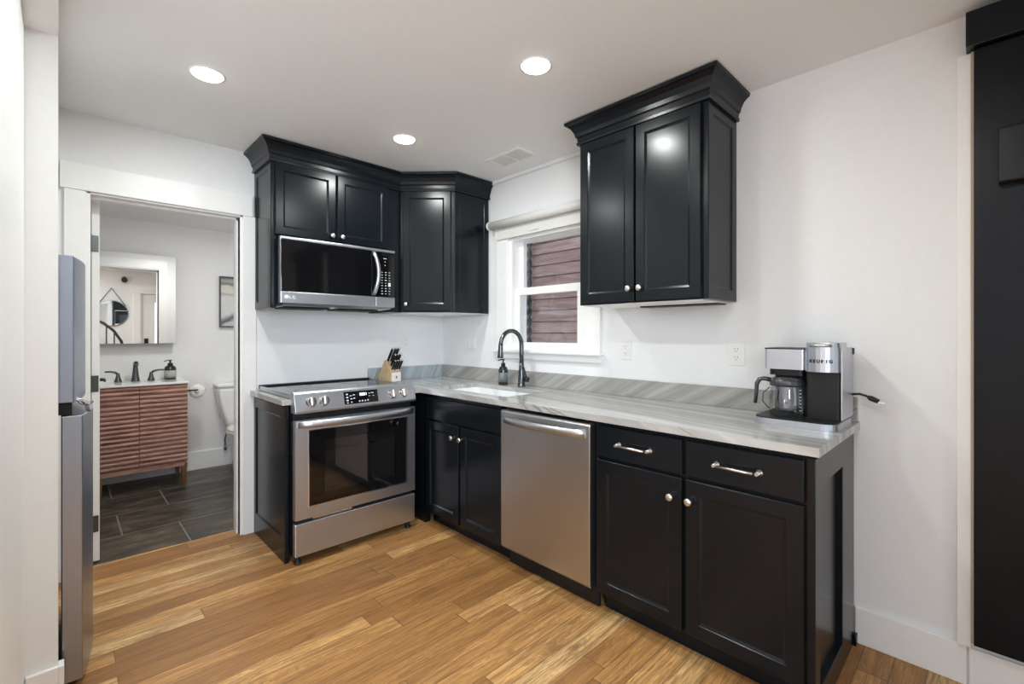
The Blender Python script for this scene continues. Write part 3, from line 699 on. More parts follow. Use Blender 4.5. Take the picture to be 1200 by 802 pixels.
# side profile in (depth, height); knives leave through the slanted top-front face
m.prism(sec, 'x', 0.0, 0.098); m.xform(BM); kb = obj('block', m, M['beech'], t, 0.003)
m = MB(); m.box(0.006, 0.092, -0.0012, 0.0, 0.004, 0.070); m.xform(BM); pl = obj('front_label', m, M['label_white'], kb)
m = MB(); m.box(0.043, 0.055, -0.0016, -0.0012, 0.030, 0.044); m.box(0.040, 0.058, -0.0016, -0.0012, 0.024, 0.027); m.xform(BM); obj('emblem', m, M['slot'], pl)
nf = Vector((0, -0.090, 0.075)).normalized()  # outward normal of the slanted face
nf = Vector((0, -(0.165-0.075), 0.075)).normalized()
def knife(u, s, ln, r, i):
    """s: 0..1 up the slanted face"""
    base = Vector((u, 0.075*s, 0.075+0.090*s))
    m = MB(); a = base-nf*0.004
    dirv = Vector((0, -0.50, 0.87)).normalized()
    p = [base+dirv*q for q in (-0.006, 0.012, ln*0.45, ln*0.8, ln)]
    m.tube(p, [r*0.8, r*0.8, r, r*0.92, r*0.95], 10)
    m.xform(BM); k = obj('knife', m, M['blackplastic'], None)
    tag(k, KN[i], 'knife', 'knives in the block')
    k2 = MB(); k2.tube([base+dirv*q for q in (ln-0.001, ln+0.005)], [r*1.02, r*0.85], 10); k2.xform(BM); obj('steel_cap', k2, M['chrome'], k)
    k2 = MB(); k2.tube([base+dirv*q for q in (-0.004, 0.006)], [r*0.95, r*0.9], 10); k2.xform(BM); obj('bolster', k2, M['chrome'], k)
KN = ['black-handled knife, topmost at the back of the wooden block', 'black-handled knife, second of the upper row in the wooden block', 'black-handled knife, upper row on the corner side of the wooden block',
      'black-handled knife, middle row by the range side of the block', 'black-handled knife, centre of the middle row in the block', 'black-handled knife, middle row on the corner side of the block',
      'short black steak knife in the bottom row, next to the range side', 'short black steak knife in the bottom row, second from the range side', 'short black steak knife in the bottom row, second from the corner side', 'short black steak knife in the bottom row, next to the corner side']
i = 0
for s, ln, r, us in ((0.86, 0.115, 0.0105, (0.020, 0.052, 0.080)), (0.50, 0.100, 0.0095, (0.028, 0.054, 0.080)), (0.15, 0.085, 0.0078, (0.014, 0.037, 0.060, 0.083))):
    for u in us: knife(u, s, ln, r, i); i += 1

# ================================================================== UPPER CABINETS
UZ = 1.4335
CROWN = [(0.0, 2.312), (0.012, 2.312), (0.014, 2.325), (0.009, 2.330), (0.011, 2.350), (0.018, 2.356), (0.022, 2.375), (0.034, 2.398), (0.050, 2.414), (0.060, 2.418), (0.063, 2.4325), (0.0, 2.4325)]
# over the microwave
t = thing('wall_cabinet', 'black wall cabinet with two doors and crown moulding above the microwave', 'cabinet', (-1.05, -0.16, UZ))
ULX, UF = -1.4835, -0.33
m = MB(); m.box(ULX+0.016, -0.612, UF, -0.002, 1.870, 2.32); m.box(ULX+0.016, ULX+0.032, UF, -0.002, UZ, 1.87); m.box(-0.694, -0.612, UF, -0.002, UZ, 1.87)
obj('carcass', m, M['black'], t, 0.001)
ep = panel_mb(0.328, 2.32-UZ, 0.016, 0.045, 0.006, 0.010)
obj('side_panel', ep.xform(Matrix.Translation((ULX+0.016, -0.002, UZ)) @ Matrix.Rotation(-PI/2, 4, 'Z')), M['black'], t)
for x0, x1, kx in ((-1.462, -1.096, -1.122), (-1.082, -0.716, -1.056)):
    dr = obj('door', place(panel_mb(x1-x0, 0.436, 0.02, 0.045), on_back(x0, UF, 1.876)), M['black'], t)
    knob(dr, kx, UF-0.02, 1.912, 'y')
obj('crown_moulding', crown([(ULX, -0.003), (ULX, UF-0.002), (-0.616, UF-0.002)], CROWN), M['black'], t)
# diagonal corner cabinet
t = thing('wall_cabinet', 'black corner wall cabinet with one diagonal door, between microwave and window', 'cabinet', (-0.2, -0.2, UZ))
A = (-0.610, -0.333); B = (-0.333, -0.610)
m = MB(); m.prism([(-0.003, -0.003), (-0.610, -0.003), A, B, (-0.003, -0.604)], 'z', UZ, 2.32); obj('carcass', m, M['black'], t, 0.001)
dl = math.dist(A, B)
DM = Matrix.Translation((A[0], A[1], 0)) @ Matrix.Rotation(-PI/4, 4, 'Z')
dm = panel_mb(dl-0.046, 2.308-1.444, 0.02, 0.048); dm.xform(DM @ Matrix.Translation((0.022, 0.0, 1.444))); dr = obj('door', dm, M['black'], t)
kp = DM @ Vector((0.046, -0.02, 1.492)); knob(dr, kp.x, kp.y, kp.z, 'd')
ep = panel_mb(0.327, 2.32-UZ, 0.010, 0.045, 0.005, 0.008)
obj('side_panel', ep.xform(on_back(B[0], -0.604, UZ)), M['black'], t)
obj('crown_moulding', crown([(-0.613, -0.333), (B[0], B[1]-0.003), (-0.003, B[1]-0.005)], CROWN), M['black'], t)
m = MB(); m.prism([(-0.02, -0.02), (-0.59, -0.02), (-0.59, -0.325), (-0.325, -0.59), (-0.02, -0.59)], 'z', UZ-0.006, UZ); obj('bottom_panel', m, M['trim'], t)
# cabinet right of the window
t = thing('wall_cabinet', 'black two-door wall cabinet with crown moulding right of the window', 'cabinet', (-0.16, -2.1, UZ))
UYA, UYB = -1.745, -2.452
obj('carcass', box(-0.327, -0.003, UYB+0.014, UYA, UZ, 2.32), M['black'], t, 0.001)
for y0, y1, ky in ((UYA-0.014, -2.089, -2.066), (-2.099, -2.424, -2.127)):
    dr = obj('door', place(panel_mb(abs(y1-y0), 2.306-1.440, 0.02, 0.048), on_right(-0.327, y0, 1.440)), M['black'], t)
    knob(dr, -0.347, ky, 1.503, 'x')
ep = panel_mb(0.324, 2.32-UZ, 0.014, 0.052, 0.006, 0.010)
obj('side_panel', ep.xform(on_back(-0.327, UYB+0.014, UZ)), M['black'], t)
obj('crown_moulding', crown([(-0.003, UYA), (-0.330, UYA), (-0.330, UYB), (-0.003, UYB)], CROWN), M['black'], t)
obj('bottom_panel', box(-0.315, -0.01, UYB+0.03, UYA-0.015, UZ-0.005, UZ), M['trim'], t)
obj('light_rail', box(-0.10, -0.004, -2.40, -1.98, UZ-0.012, UZ-0.005), M['blackplastic'], t)

# microwave
t = thing('microwave', 'over-the-range stainless microwave with black glass door and curved handle', 'microwave', (-1.075, -0.2, 1.44))
MX0, MX1, MY = -1.450, -0.699, -0.375
m = MB(); m.box(MX0+0.002, MX1-0.002, MY, -0.004, 1.452, 1.862); obj('case', m, M['blackplastic'], t, 0.002)
obj('top_strip', box(MX0, MX1, -0.408, MY, 1.842, 1.858), M['steel_h'], t, 0.002)
hx = -0.842
obj('bottom_strip', MB().box(MX0, hx-0.004, -0.408, MY, 1.462, 1.530), M['steel_h'], t, 0.003)
obj('bottom_strip', MB().box(hx-0.001, MX1, -0.408, MY, 1.462, 1.530), M['steel_h'], t, 0.003)
d = obj('door', MB().box(MX0+0.001, hx-0.006, -0.405, MY, 1.532, 1.840), M['blackglass'], t, 0.003)
obj('edge_strip', MB().box(MX0-0.003, MX0+0.001, -0.404, MY, 1.462, 1.858), M['steel_v'], t)
cp = obj('control_panel', MB().box(hx-0.004, MX1-0.001, -0.405, MY, 1.532, 1.840), M['blackglass'], t, 0.002)
m = MB(); rings = []
for k in range(17):
    f = k/16; z = 1.540+f*0.300; bow = 0.040*math.sin(PI*f)**0.7 if 0 < f < 1 else 0.0
    x = hx-0.016+0.020*math.sin(PI*f); y = -0.407-bow; hh = 0.015
    rings.append([(x-hh, y+0.008, z), (x-hh*.8, y-0.002, z), (x, y-0.006, z), (x+hh*.8, y-0.002, z), (x+hh, y+0.008, z)])
m.loft(rings, True, True); obj('handle', m, M['steel_v'], d)
g = MB()
for r in range(9):
    for c in range(3):
        x = -0.796+c*0.028; z = 1.552+r*0.0185
        if c == 2 and r in (3, 4): continue
        wd = 0.010 if (r+c) % 3 else 0.014
        g.box(x-wd/2, x+wd/2, -0.4056, -0.4048, z, z+(0.006 if (r*c) % 2 else 0.004))
g.box(-0.749, -0.731, -0.4056, -0.4048, 1.606, 1.632); g.box(-0.786, -0.762, -0.4056, -0.4048, 1.795, 1.799); g.box(-0.776, -0.770, -0.4056, -0.4048, 1.772, 1.777); g.box(-0.776, -0.770, -0.4056, -0.4048, 1.748, 1.754)
obj('key_lettering', g, M['glyph'], cp)
FY = lambda x, y, z: Matrix.Translation((x, y, z)) @ Matrix.Rotation(PI/2, 4, 'X')
g = text_mb('LG', 0.026, FY(-1.385, -0.4085, 1.488), 0.0004, 0.0004)
g.lathe((-1.418, -0.408, 1.497), (0, -1, 0), [(0, 0.013), (0.0012, 0.013), (0.0013, 0.001)], 24)
obj('logo', g, M['label_white'], t)
m = MB(); m.prism([(-0.395, 1.4615), (-0.02, 1.4515), (-0.02, 1.440), (-0.37, 1.448)], 'x', MX0+0.02, MX1-0.02); obj('vent_base', m, M['steel_h'], t)
for x0 in (-1.40, -1.06): obj('grease_filter', box(x0, x0+0.28, -0.32, -0.12, 1.436, 1.4445), M['darkgap'], t, 0.002)

# ================================================================== REFRIGERATOR
t = thing('refrigerator', 'stainless steel top-freezer refrigerator with curved doors in the niche', 'refrigerator', (-2.68, -0.74, 0))
obj('cabinet', box(-3.08, -2.395, -1.045, -0.41, 0.03, 1.545), M['steel_fridge'], t, 0.004)
def fr_door(xc, xb, z0, z1, name, top_taper=0):
    """plan outline bowed towards +x"""
    pl = [(xb, -1.047), (xc, -1.047)]
    for k in range(1, 16):
        f = k/16; pl.append((xc+0.038*math.sin(PI*f), -1.047+0.64*f))
    pl += [(xc, -0.407), (xb, -0.407)]
    m = MB(); m.loft([[(p[0], p[1], z0) for p in pl], [(p[0], p[1], z1) for p in pl]], True, False)
    return obj(name, m, M['steel_fridge'], t, 0.003)
fd = fr_door(-2.345, -2.393, 1.033, 1.556, 'freezer_door')
ld = fr_door(-2.322, -2.378, 0.040, 0.986, 'door')
obj('hinge_gap', box(-2.392, -2.350, -1.04, -0.42, 0.99, 1.03), M['darkgap'], t)
m = MB(); m.tube([(-2.335, -1.00, 1.040), (-2.322, -0.97, 1.022), (-2.305, -0.90, 1.008), (-2.290, -0.80, 1.004)], [0.006, 0.008, 0.008, 0.006], 10); obj('lower_handle', m, M['chrome'], ld)
m = MB(); m.box(-2.310, -2.298, -0.95, -0.70, 0.9855, 0.9875); obj('top_cap', m, M['blackplastic'], ld)
for y in (-1.0, -0.46):
    for x in (-3.0, -2.45): obj('foot', MB().cyl((x, y, 0), (x, y, 0.035), 0.02, n=12), M['rubber'], t)

# ================================================================== BLACK PANEL ON THE RIGHT WALL
t = thing('wall_panel', 'tall black wood-grained door panel on the right wall with raised black plate', 'panel', (-0.04, -3.7, 0.175))
obj('board', box(-0.060, -0.018, -4.20, -3.276, 0.175, 2.283), M['blackboard'], t, 0.002)
obj('edge_strip', box(-0.045, -0.018, -3.2755, -3.2685, 0.175, 2.283), M['brass_tan'], t)
pt = obj('pull_plate', box(-0.105, -0.0605, -3.62, -3.336, 1.788, 1.974), M['black'], t, 0.006)
t = tag(obj('header_board', box(-0.085, -0.001, -4.22, -3.256, 2.287, 2.412), M['black'], None, 0.003), 'black header board near the ceiling above the black door panel', 'board')

# ================================================================== ROLLER SHADE
t = thing('roller_shade', 'rolled-up off-white roller shade above the kitchen window', 'shade', (-0.06, -1.18, 2.05))
m = MB(); m.cyl((-0.055, -0.690, 2.088), (-0.055, -1.705, 2.088), 0.030, n=26); obj('roll', m, M['shade'], t)
for y0, y1 in ((-0.676, -0.690), (-1.705, -1.719)):
    m = MB(); m.cyl((-0.055, y0, 2.088), (-0.055, y1, 2.088), 0.033, n=26); m.box(-0.06, -0.0245, min(y0, y1), max(y0, y1), 2.062, 2.12); obj('end_bracket', m, M['plastic_white'], t)
m = MB(); m.box(-0.0275, -0.0255, -1.69, -0.735, 1.995, 2.10); sh = obj('shade_cloth', m, M['shade'], t)
m = MB(); m.box(-0.033, -0.0255, -1.69, -0.735, 1.978, 1.996); obj('bottom_bar', m, M['shade'], t, 0.002)
obj('pull_tab', MB().box(-0.036, -0.0335, -1.16, -1.07, 2.00, 2.008), M['plastic_white'], sh)

# ================================================================== OUTLETS AND SWITCHES
def plate_right(y0, y1, z0, z1, label, kind):
    nm = 'wall_outlet' if kind == 'outlet' else 'light_switch'
    t = thing(nm, label, 'outlet' if kind == 'outlet' else 'switch', (0, (y0+y1)/2, z0))
    obj('cover_plate', box(-0.006, -0.0002, y1, y0, z0, z1), M['plastic_white'], t, 0.002)
    c = (y0+y1)/2; zc = (z0+z1)/2
    if kind == 'outlet':
        for dz in (0.020, -0.020):
            s = obj('socket', box(-0.008, -0.006, c-0.017, c+0.017, zc+dz-0.0155, zc+dz+0.0155), M['plastic_white'], t, 0.001)
            obj('slots', MB().box(-0.0084, -0.0079, c-0.008, c-0.006, zc+dz, zc+dz+0.008).box(-0.0084, -0.0079, c+0.006, c+0.008, zc+dz, zc+dz+0.008).box(-0.0084, -0.0079, c-0.002, c+0.002, zc+dz-0.010, zc+dz-0.006), M['slot'], s)
    else:
        for q in ((y0-y1)*0.25, -(y0-y1)*0.25) if (y0-y1) > 0.09 else (0,):
            obj('rocker', box(-0.010, -0.006, c+q-0.016, c+q+0.016, zc-0.033, zc+0.033), M['plastic_white'], t, 0.0015)
plate_right(-1.795, -1.866, 1.126, 1.240, 'white wall outlet between the window and the coffee maker, next to window', 'outlet')
plate_right(-2.412, -2.490, 1.122, 1.238, 'white wall outlet beside the coffee maker', 'outlet')
plate_right(-0.335, -0.455, 1.146, 1.256, 'white double light switch in the corner left of the window', 'switch')
t = thing('wall_outlet', 'white wall outlet on the back wall above the knife block', 'outlet', (-0.37, 0, 1.15))
obj('cover_plate', box(-0.405, -0.330, -0.006, -0.0002, 1.150, 1.264), M['plastic_white'], t, 0.002)
for dz in (1.187, 1.227):
    s = obj('socket', box(-0.385, -0.350, -0.008, -0.006, dz-0.0155, dz+0.0155), M['plastic_white'], t, 0.001)
    obj('slots', MB().box(-0.375, -0.373, -0.0084, -0.0079, dz, dz+0.008).box(-0.362, -0.360, -0.0084, -0.0079, dz, dz+0.008), M['slot'], s)

# ================================================================== COFFEE MAKER
t = thing('coffee_maker', 'silver and black coffee maker with glass carafe at the counter end', 'coffee maker', (-0.20, -2.78, 0.9142))
CM = Matrix.Translation((-0.345, -2.925, 0.9142)) @ Matrix(((0, 1, 0), (1, 0, 0), (0, 0, 1))).to_4x4()   # local x: width (away from the counter end), y: depth
def cobj(name, mb, mat, parent=t, bevel=0.0, flip=True):
    mb.xform(CM); return obj(name, mb, mat, parent, bevel)
CW, CD = 0.290, 0.310
FRT = 0.107                      # front of the column behind the front of the base
def slabr(m, x0, x1, y0, y1, r, zs): return m.loft([[(p[0], p[1], z) for p in rrect(x0, x1, y0, y1, r, 6)] for z in zs], True, False)
cobj('base', slabr(MB(), 0, CW, 0, CD, 0.048, (0.0, 0.026)), M['steel_h'])
cobj('base_deck', slabr(MB(), 0.003, CW-0.003, 0.003, CD-0.003, 0.046, (0.026, 0.030)), M['blackplastic'])
TW = 0.122
cobj('column', slabr(MB(), 0.0065, TW, FRT, 0.29, 0.010, (0.030, 0.2175)), M['blackplastic'])
m = MB(); m.box(0.0, 0.006, FRT-0.001, 0.300, 0.0305, 0.3035); cobj('side_cover', m, M['steel_h'], t, 0.002)
hp = []
for k in range(0, 13):
    a = PI*k/12; hp.append((TW/2+0.002-(TW/2)*math.cos(a), FRT+0.004-0.048*math.sin(a)))
hp = hp+[(TW+0.002, 0.300), (0.002, 0.300)]
hp = [(x, y) if y < 0.2 else (x, 0.298) for x, y in hp]
m = MB(); m.loft([[(p[0], p[1], z) for p in hp] for z in (0.2155, 0.219, 0.306, 0.309)], True, False); head = cobj('brew_head', m, M['steel_h'])
hq = [(TW/2+0.002+(x-TW/2-0.002)*0.94, FRT+(y-FRT)*(0.94 if y < FRT+0.01 else 0.55)) for x, y in hp]
m = MB(); m.loft([[(p[0], p[1], z) for p in hq] for z in (0.309, 0.312, 0.325, 0.329)], True, False); cobj('pod_lid', m, M['steel_h'])
m = MB(); m.tube([(0.030, FRT-0.030, 0.317), (0.045, FRT-0.044, 0.319), (0.064, FRT-0.050, 0.319), (0.083, FRT-0.044, 0.319), (0.098, FRT-0.030, 0.317)], 0.006, 10); cobj('lid_handle', m, M['nickel'])
# lettering on the curved head
tx = MB(); word = 'KEURIG'
for i, ch in enumerate(word):
    a = PI/2+(2.5-i)*0.225      # first letter on the side away from the counter end
    px, py = TW/2+0.002-(TW/2)*math.cos(a), FRT+0.004-0.048*math.sin(a)
    nx, ny = -math.cos(a)/(TW/2), -math.sin(a)/0.048; q = math.hypot(nx, ny); nx, ny = nx/q, ny/q
    p = CM @ Vector((px+nx*0.0013, py+ny*0.0013, 0.252)); nw = (CM.to_3x3() @ Vector((nx, ny, 0))).normalized()
    up = Vector((0, 0, 1)); rt = up.cross(nw).normalized()
    mt = Matrix.Translation(p) @ Matrix((rt, up, nw)).transposed().to_4x4()
    g = text_mb(ch, 0.0165, mt, 0.0004, 0.0009); tx.add(g.v, g.f)
obj('lettering', tx, M['slot'], head)
# water and filter housing above the carafe
cobj('filter_housing', slabr(MB(), TW+0.003, 0.274, FRT-0.004, 0.298, 0.012, (0.218, 0.300)), M['steel_h'])
cobj('housing_lid', slabr(MB(), TW+0.001, 0.276, FRT-0.002, 0.300, 0.012, (0.300, 0.305)), M['blackplastic'])
m = MB(); m.box(TW, 0.262, 0.205, 0.290, 0.030, 0.2175); slabr(m, TW+0.008, 0.262, FRT+0.012, 0.21, 0.02, (0.192, 0.2175)); cobj('back_housing', m, M['blackplastic'])
m = MB(); m.box(-0.004, 0.016, 0.288, 0.304, 0.280, 0.306); cobj('rear_latch', m, M['slot'])
# carafe
cc = CM @ Vector((0.192, 0.116, 0.0305)); r0 = 0.064
cf = thing('carafe', 'glass coffee carafe with dark lid and handle inside the coffee maker', 'carafe', tuple(cc))
m = MB(); m.lathe(cc, (0, 0, 1), [(0.001, r0*0.9), (0.008, r0), (0.075, r0), (0.110, r0*0.93), (0.132, r0*0.84)], 32, False); obj('glass', m, M['carafe'], cf)
m = MB(); m.lathe(cc, (0, 0, 1), [(0, r0*0.9), (0.0005, r0*0.9)], 32); obj('bottom', m, M['slot'], cf)
m = MB(); m.lathe(cc, (0, 0, 1), [(0.120, r0*0.96), (0.124, r0*0.99), (0.142, r0*0.97), (0.152, r0*0.85), (0.156, r0*0.3)], 32); obj('lid', m, M['carafe_blue_sheen'], cf)
hd = (CM.to_3x3() @ Vector((0.97, -0.24, 0))).normalized()
P = lambda q, z: cc+hd*q+Vector((0, 0, z))
m = MB(); rings = []
for q, z, w_, tt in ((r0*0.85, 0.140, 0.012, 0.010), (r0+0.018, 0.146, 0.012, 0.009), (r0+0.036, 0.142, 0.012, 0.009), (r0+0.046, 0.122, 0.012, 0.009), (r0+0.048, 0.085, 0.011, 0.008), (r0+0.052, 0.040, 0.010, 0.007)):
    c = P(q, z); sd = hd.cross(Vector((0, 0, 1))); k = len(rings)
    nn = [Vector((0, 0, 1)), Vector((0, 0, 1)), (Vector((0, 0, 1))+hd).normalized(), (hd*2+Vector((0, 0, 1))).normalized(), hd, hd][k]
    rings.append([c+sd*(w_*math.cos(2*PI*j/12))+nn*(tt*math.sin(2*PI*j/12)) for j in range(12)])
m.loft(rings, True, True); obj('handle', m, M['carafe_blue_sheen'], cf)
m = MB(); m.tube([P(r0*0.98, 0.11), P(r0+0.022, 0.085), P(r0+0.024, 0.05), P(r0*0.98, 0.02)], 0.0022, 8); obj('measure_ring', m, M['slot'], cf)
g = MB()
for k in range(7):
    a0 = math.atan2(-0.75, -0.45)
    for e_ in range(3):
        a = a0+e_*0.05; zz = 0.025+k*0.0135
        g.box(cc.x+r0*1.002*math.cos(a)-0.001, cc.x+r0*1.002*math.cos(a)+0.001, cc.y+r0*1.002*math.sin(a)-0.0015, cc.y+r0*1.002*math.sin(a)+0.0015, cc.z+zz, cc.z+zz+0.002)
obj('level_marks', g, M['glyph'], cf)
# loose plug and lead sticking out past the counter end
m = MB(); m.tube([(-0.075, -2.900, 1.03), (-0.060, -2.948, 1.035), (-0.060, -2.968, 1.030), (-0.060, -2.985, 1.022)], [0.0045]*4, 10)
pg = obj('power_lead', m, M['rubber'], t)
m = MB(); m.tube([(-0.060, -2.975, 1.026), (-0.060, -2.985, 1.021), (-0.060, -3.010, 1.010)], [0.006, 0.011, 0.009], 12); m2 = obj('plug', m, M['rubber'], pg)
m = MB(); m.box(-0.067, -0.065, -3.030, -3.006, 1.004, 1.010); m.box(-0.055, -0.053, -3.030, -3.006, 1.004, 1.010); obj('prongs', m, M['nickel'], pg)

# ================================================================== CEILING FITTINGS
LP = [((-1.909, -0.883), 'recessed ceiling light nearest the bathroom doorway'), ((-0.911, -0.887), 'recessed ceiling light in front of the corner wall cabinet'), ((-0.902, -1.948), 'recessed ceiling light in front of the cabinet right of the window'), ((-1.905, -1.95), 'recessed ceiling light above the camera position, outside the view'),
      ((-1.9, -3.1), 'recessed ceiling light by the entrance, behind the camera'), ((-3.8, -2.4), 'recessed ceiling light of the living room')]
for (x, y), lab in LP:
    t = thing('ceiling_light', lab, 'ceiling light', (x, y, H-0.008), 'recessed ceiling lights')
    m = MB(); m.lathe((x, y, H), (0, 0, -1), [(0.0, 0.070), (0.003, 0.069), (0.004, 0.0605), (0.001, 0.060)], 36, False); obj('trim_ring', m, M['trim'], t)
    m = MB(); m.lathe((x, y, H-0.001), (0, 0, -1), [(0, 0.060), (0.006, 0.058), (0.010, 0.048), (0.012, 0.02)], 36); obj('diffuser', m, M['lamp_glow'], t)
    l = bpy.data.lights.new('downlight', 'AREA'); l.shape = 'DISK'; l.size = 0.12; l.energy = DOWNLIGHT_W; l.color = (0.955, 1.0, 0.975)
    lo = bpy.data.objects.new('downlight', l); COL.objects.link(lo); lo.parent = t; lo.location = (0, 0, -0.008)
l = bpy.data.lights.new('bath_light', 'AREA'); l.shape = 'DISK'; l.size = 0.25; l.energy = BATH_W; l.color = (1.0, 0.975, 0.93)
t = thing('ceiling_light', 'flush ceiling light inside the bathroom above the doorway', 'ceiling light', (-1.5, 0.8, HB-0.04))
m = MB(); m.lathe((-1.5, 0.8, HB), (0, 0, -1), [(0, 0.15), (0.02, 0.15), (0.034, 0.13), (0.038, 0.02)], 32); obj('diffuser', m, M['lamp_glow'], t)
lo = bpy.data.objects.new('bath_light', l); COL.objects.link(lo); lo.parent = t; lo.location = (0, 0, -0.004)
t = thing('ceiling_vent', 'small white slotted air vent in the ceiling near the window', 'vent', (-0.27, -1.13, H-0.006))
m = MB(); x0, x1, y0, y1 = -0.345, -0.165, -1.275, -0.965
m.box(x0, x1, y0, y0+0.02, H-0.006, H); m.box(x0, x1, y1-0.02, y1, H-0.006, H); m.box(x0, x0+0.02, y0+0.02, y1-0.02, H-0.006, H); m.box(x1-0.02, x1, y0+0.02, y1-0.02, H-0.006, H); m.box(x0+0.02, x1-0.02, -1.125, -1.115, H-0.006, H)
obj('frame', m, M['plastic_white'], t)
obj('duct_opening', box(x0+0.02, x1-0.02, y0+0.02, y1-0.02, H-0.0012, H-0.0002), M['slot'], t)
m = MB()
for k in range(12):
    xx = x0+0.026+k*0.0115
    for (a, b2, sg) in ((y0+0.02, -1.125, 1), (-1.115, y1-0.02, -1)):
        m.add([(xx, a, H-0.0015), (xx+0.006*1, a, H-0.0055), (xx+0.006, b2, H-0.0055), (xx, b2, H-0.0015)], [(0, 1, 2, 3)])
obj('louvres', m, M['plastic_white'], t)

# ================================================================== BATHROOM
VX0, VX1, VY = -2.215, -1.602, 1.481
t = thing('bathroom_vanity', 'walnut bathroom vanity with ribbed slatted doors and white top', 'vanity', (-1.91, 1.68, 0))
obj('carcass', box(VX0, VX1-0.001, VY+0.022, 1.876, 0.165, 0.852), M['walnut'], t, 0.001)
def ribs(x0, x1, z0, z1, n, nm):
    m = MB(); pitch = (z1-z0)/n
    sec = [(VY+0.022, z0)]
    for k in range(n):
        a = z0+k*pitch
        sec += [(VY+0.016, a+0.0005), (VY+0.012, a+pitch*0.30), (VY+0.001, a+pitch*0.34), (VY, a+pitch*0.60), (VY+0.004, a+pitch*0.84), (VY+0.014, a+pitch*0.98)]
    sec += [(VY+0.022, z1)]
    m.prism(sec, 'x', x0, x1); return obj(nm, m, M['walnut'], t)
ribs(-1.925, VX1, 0.188, 0.850, 18, 'door')
ribs(VX0, -1.930, 0.188, 0.700, 14, 'door')
ribs(VX0, -1.930, 0.706, 0.850, 4, 'drawer_front')
for x in (VX0+0.02, VX1-0.045):
    for y0, y1 in ((VY+0.012, VY+0.052), (1.82, 1.86)):
        m = MB(); m.loft([[(x, y0, 0.17), (x+0.045, y0, 0.17), (x+0.045, y1, 0.17), (x, y1, 0.17)], [(x+0.010, y0+0.006, 0), (x+0.038, y0+0.006, 0), (x+0.038, y1-0.006, 0), (x+0.010, y1-0.006, 0)]], True, False); obj('leg', m, M['walnut_leg'], t)
obj('bottom_rail', box(VX0+0.02, VX1-0.02, VY+0.012, VY+0.030, 0.150, 0.186), M['walnut'], t)
m = MB(); m.box(VX0-0.006, VX1+0.008, VY-0.010, 1.890, 0.853, 0.872); vt = obj('basin_top', m, M['porcelain'], t, 0.004)
m = MB(); m.box(VX0, VX1, 1.872, 1.8915, 0.872, 0.885); obj('upstand', m, M['porcelain'], vt)
m = MB(); m.lathe((-1.91, 1.66, 0.8722), (0, 0, 1), [(0.0, 0.15), (0.0006, 0.145), (0.0004, 0.02)], 32); obj('basin_rim', m, M['porcelain'], vt)
t = thing('faucet', 'dark bronze bathroom faucet with two lever handles on the vanity', 'faucet', (-1.925, 1.79, 0.8725))
for x, nm, s in ((-2.040, 'lever_handle', -1), (-1.818, 'lever_handle', 1)):
    m = MB(); m.lathe((x, 1.79, 0.8725), (0, 0, 1), [(0, 0.027), (0.006, 0.026), (0.03, 0.018), (0.062, 0.012), (0.072, 0.011)], 20)
    m.tube([(x, 1.79, 0.938), (x+s*0.02, 1.785, 0.954), (x+s*0.05, 1.775, 0.962), (x+s*0.085, 1.765, 0.962)], [0.010, 0.009, 0.0075, 0.007], 10); obj(nm, m, M['gunmetal'], t)
m = MB(); m.lathe((-1.925, 1.79, 0.8725), (0, 0, 1), [(0, 0.032), (0.006, 0.030), (0.06, 0.022), (0.12, 0.017), (0.15, 0.016)], 20)
m.tube([(-1.925, 1.79, 1.005), (-1.925, 1.775, 1.026), (-1.925, 1.745, 1.030), (-1.925, 1.70, 1.012)], [0.017, 0.018, 0.016, 0.012], 12); obj('spout', m, M['gunmetal'], t)
pump_bottle('soap_bottle', 'dark amber soap bottle with pale label on the bathroom vanity', (-1.685, 1.775, 0.8725), 0.044, 0.135, M['amber'], M['amber_label'], M['blackplastic'], (-1, -0.6, 0))
# mirror (its frame is thin; what it shows is the room reflected)
t = thing('wall_mirror', 'rectangular bathroom mirror above the vanity', 'mirror', (-1.93, 1.84, 1.2))
obj('cabinet_body', box(-2.215, -1.642, 1.802, 1.892, 1.196, 1.968), M['gunmetal'], t)
obj('mirror_glass', box(-2.216, -1.641, 1.797, 1.8018, 1.195, 1.969), M['mirror'], t)
# framed print
t = thing('framed_picture', 'framed abstract grey landscape print on the bathroom wall', 'picture', (-1.07, 1.88, 1.34))
fx0, fx1, fz0, fz1 = -1.286, -0.90, 1.342, 1.836
m = MB(); q = 0.012
m.box(fx0, fx0+q, 1.862, 1.892, fz0, fz1); m.box(fx1-q, fx1, 1.862, 1.892, fz0, fz1); m.box(fx0+q, fx1-q, 1.862, 1.892, fz0, fz0+q); m.box(fx0+q, fx1-q, 1.862, 1.892, fz1-q, fz1)
obj('frame', m, M['gunmetal'], t); obj('print', box(fx0+q, fx1-q, 1.872, 1.884, fz0+q, fz1-q), M['art'], t)
# paper roll on its holder
t = thing('toilet_roll_holder', 'black toilet roll holder on the vanity side', 'holder', (-1.56, 1.60, 0.72))
m = MB(); m.cyl((-1.601, 1.575, 0.780), (-1.594, 1.575, 0.780), 0.020); m.tube([(-1.598, 1.575, 0.780), (-1.535, 1.575, 0.780), (-1.518, 1.578, 0.779), (-1.512, 1.60, 0.779), (-1.485, 1.72, 0.779)], 0.007, 10); obj('arm', m, M['darkbronze'], t)
m = MB(); m.lathe((-1.515, 1.60, 0.765), (0.25, 1, 0), [(0, 0.020), (0, 0.060), (0.10, 0.060), (0.10, 0.020), (0, 0.020)], 32, False); tag(obj('toilet_roll', m, M['paper'], None), 'white toilet paper roll on the black holder beside the vanity', 'toilet paper')
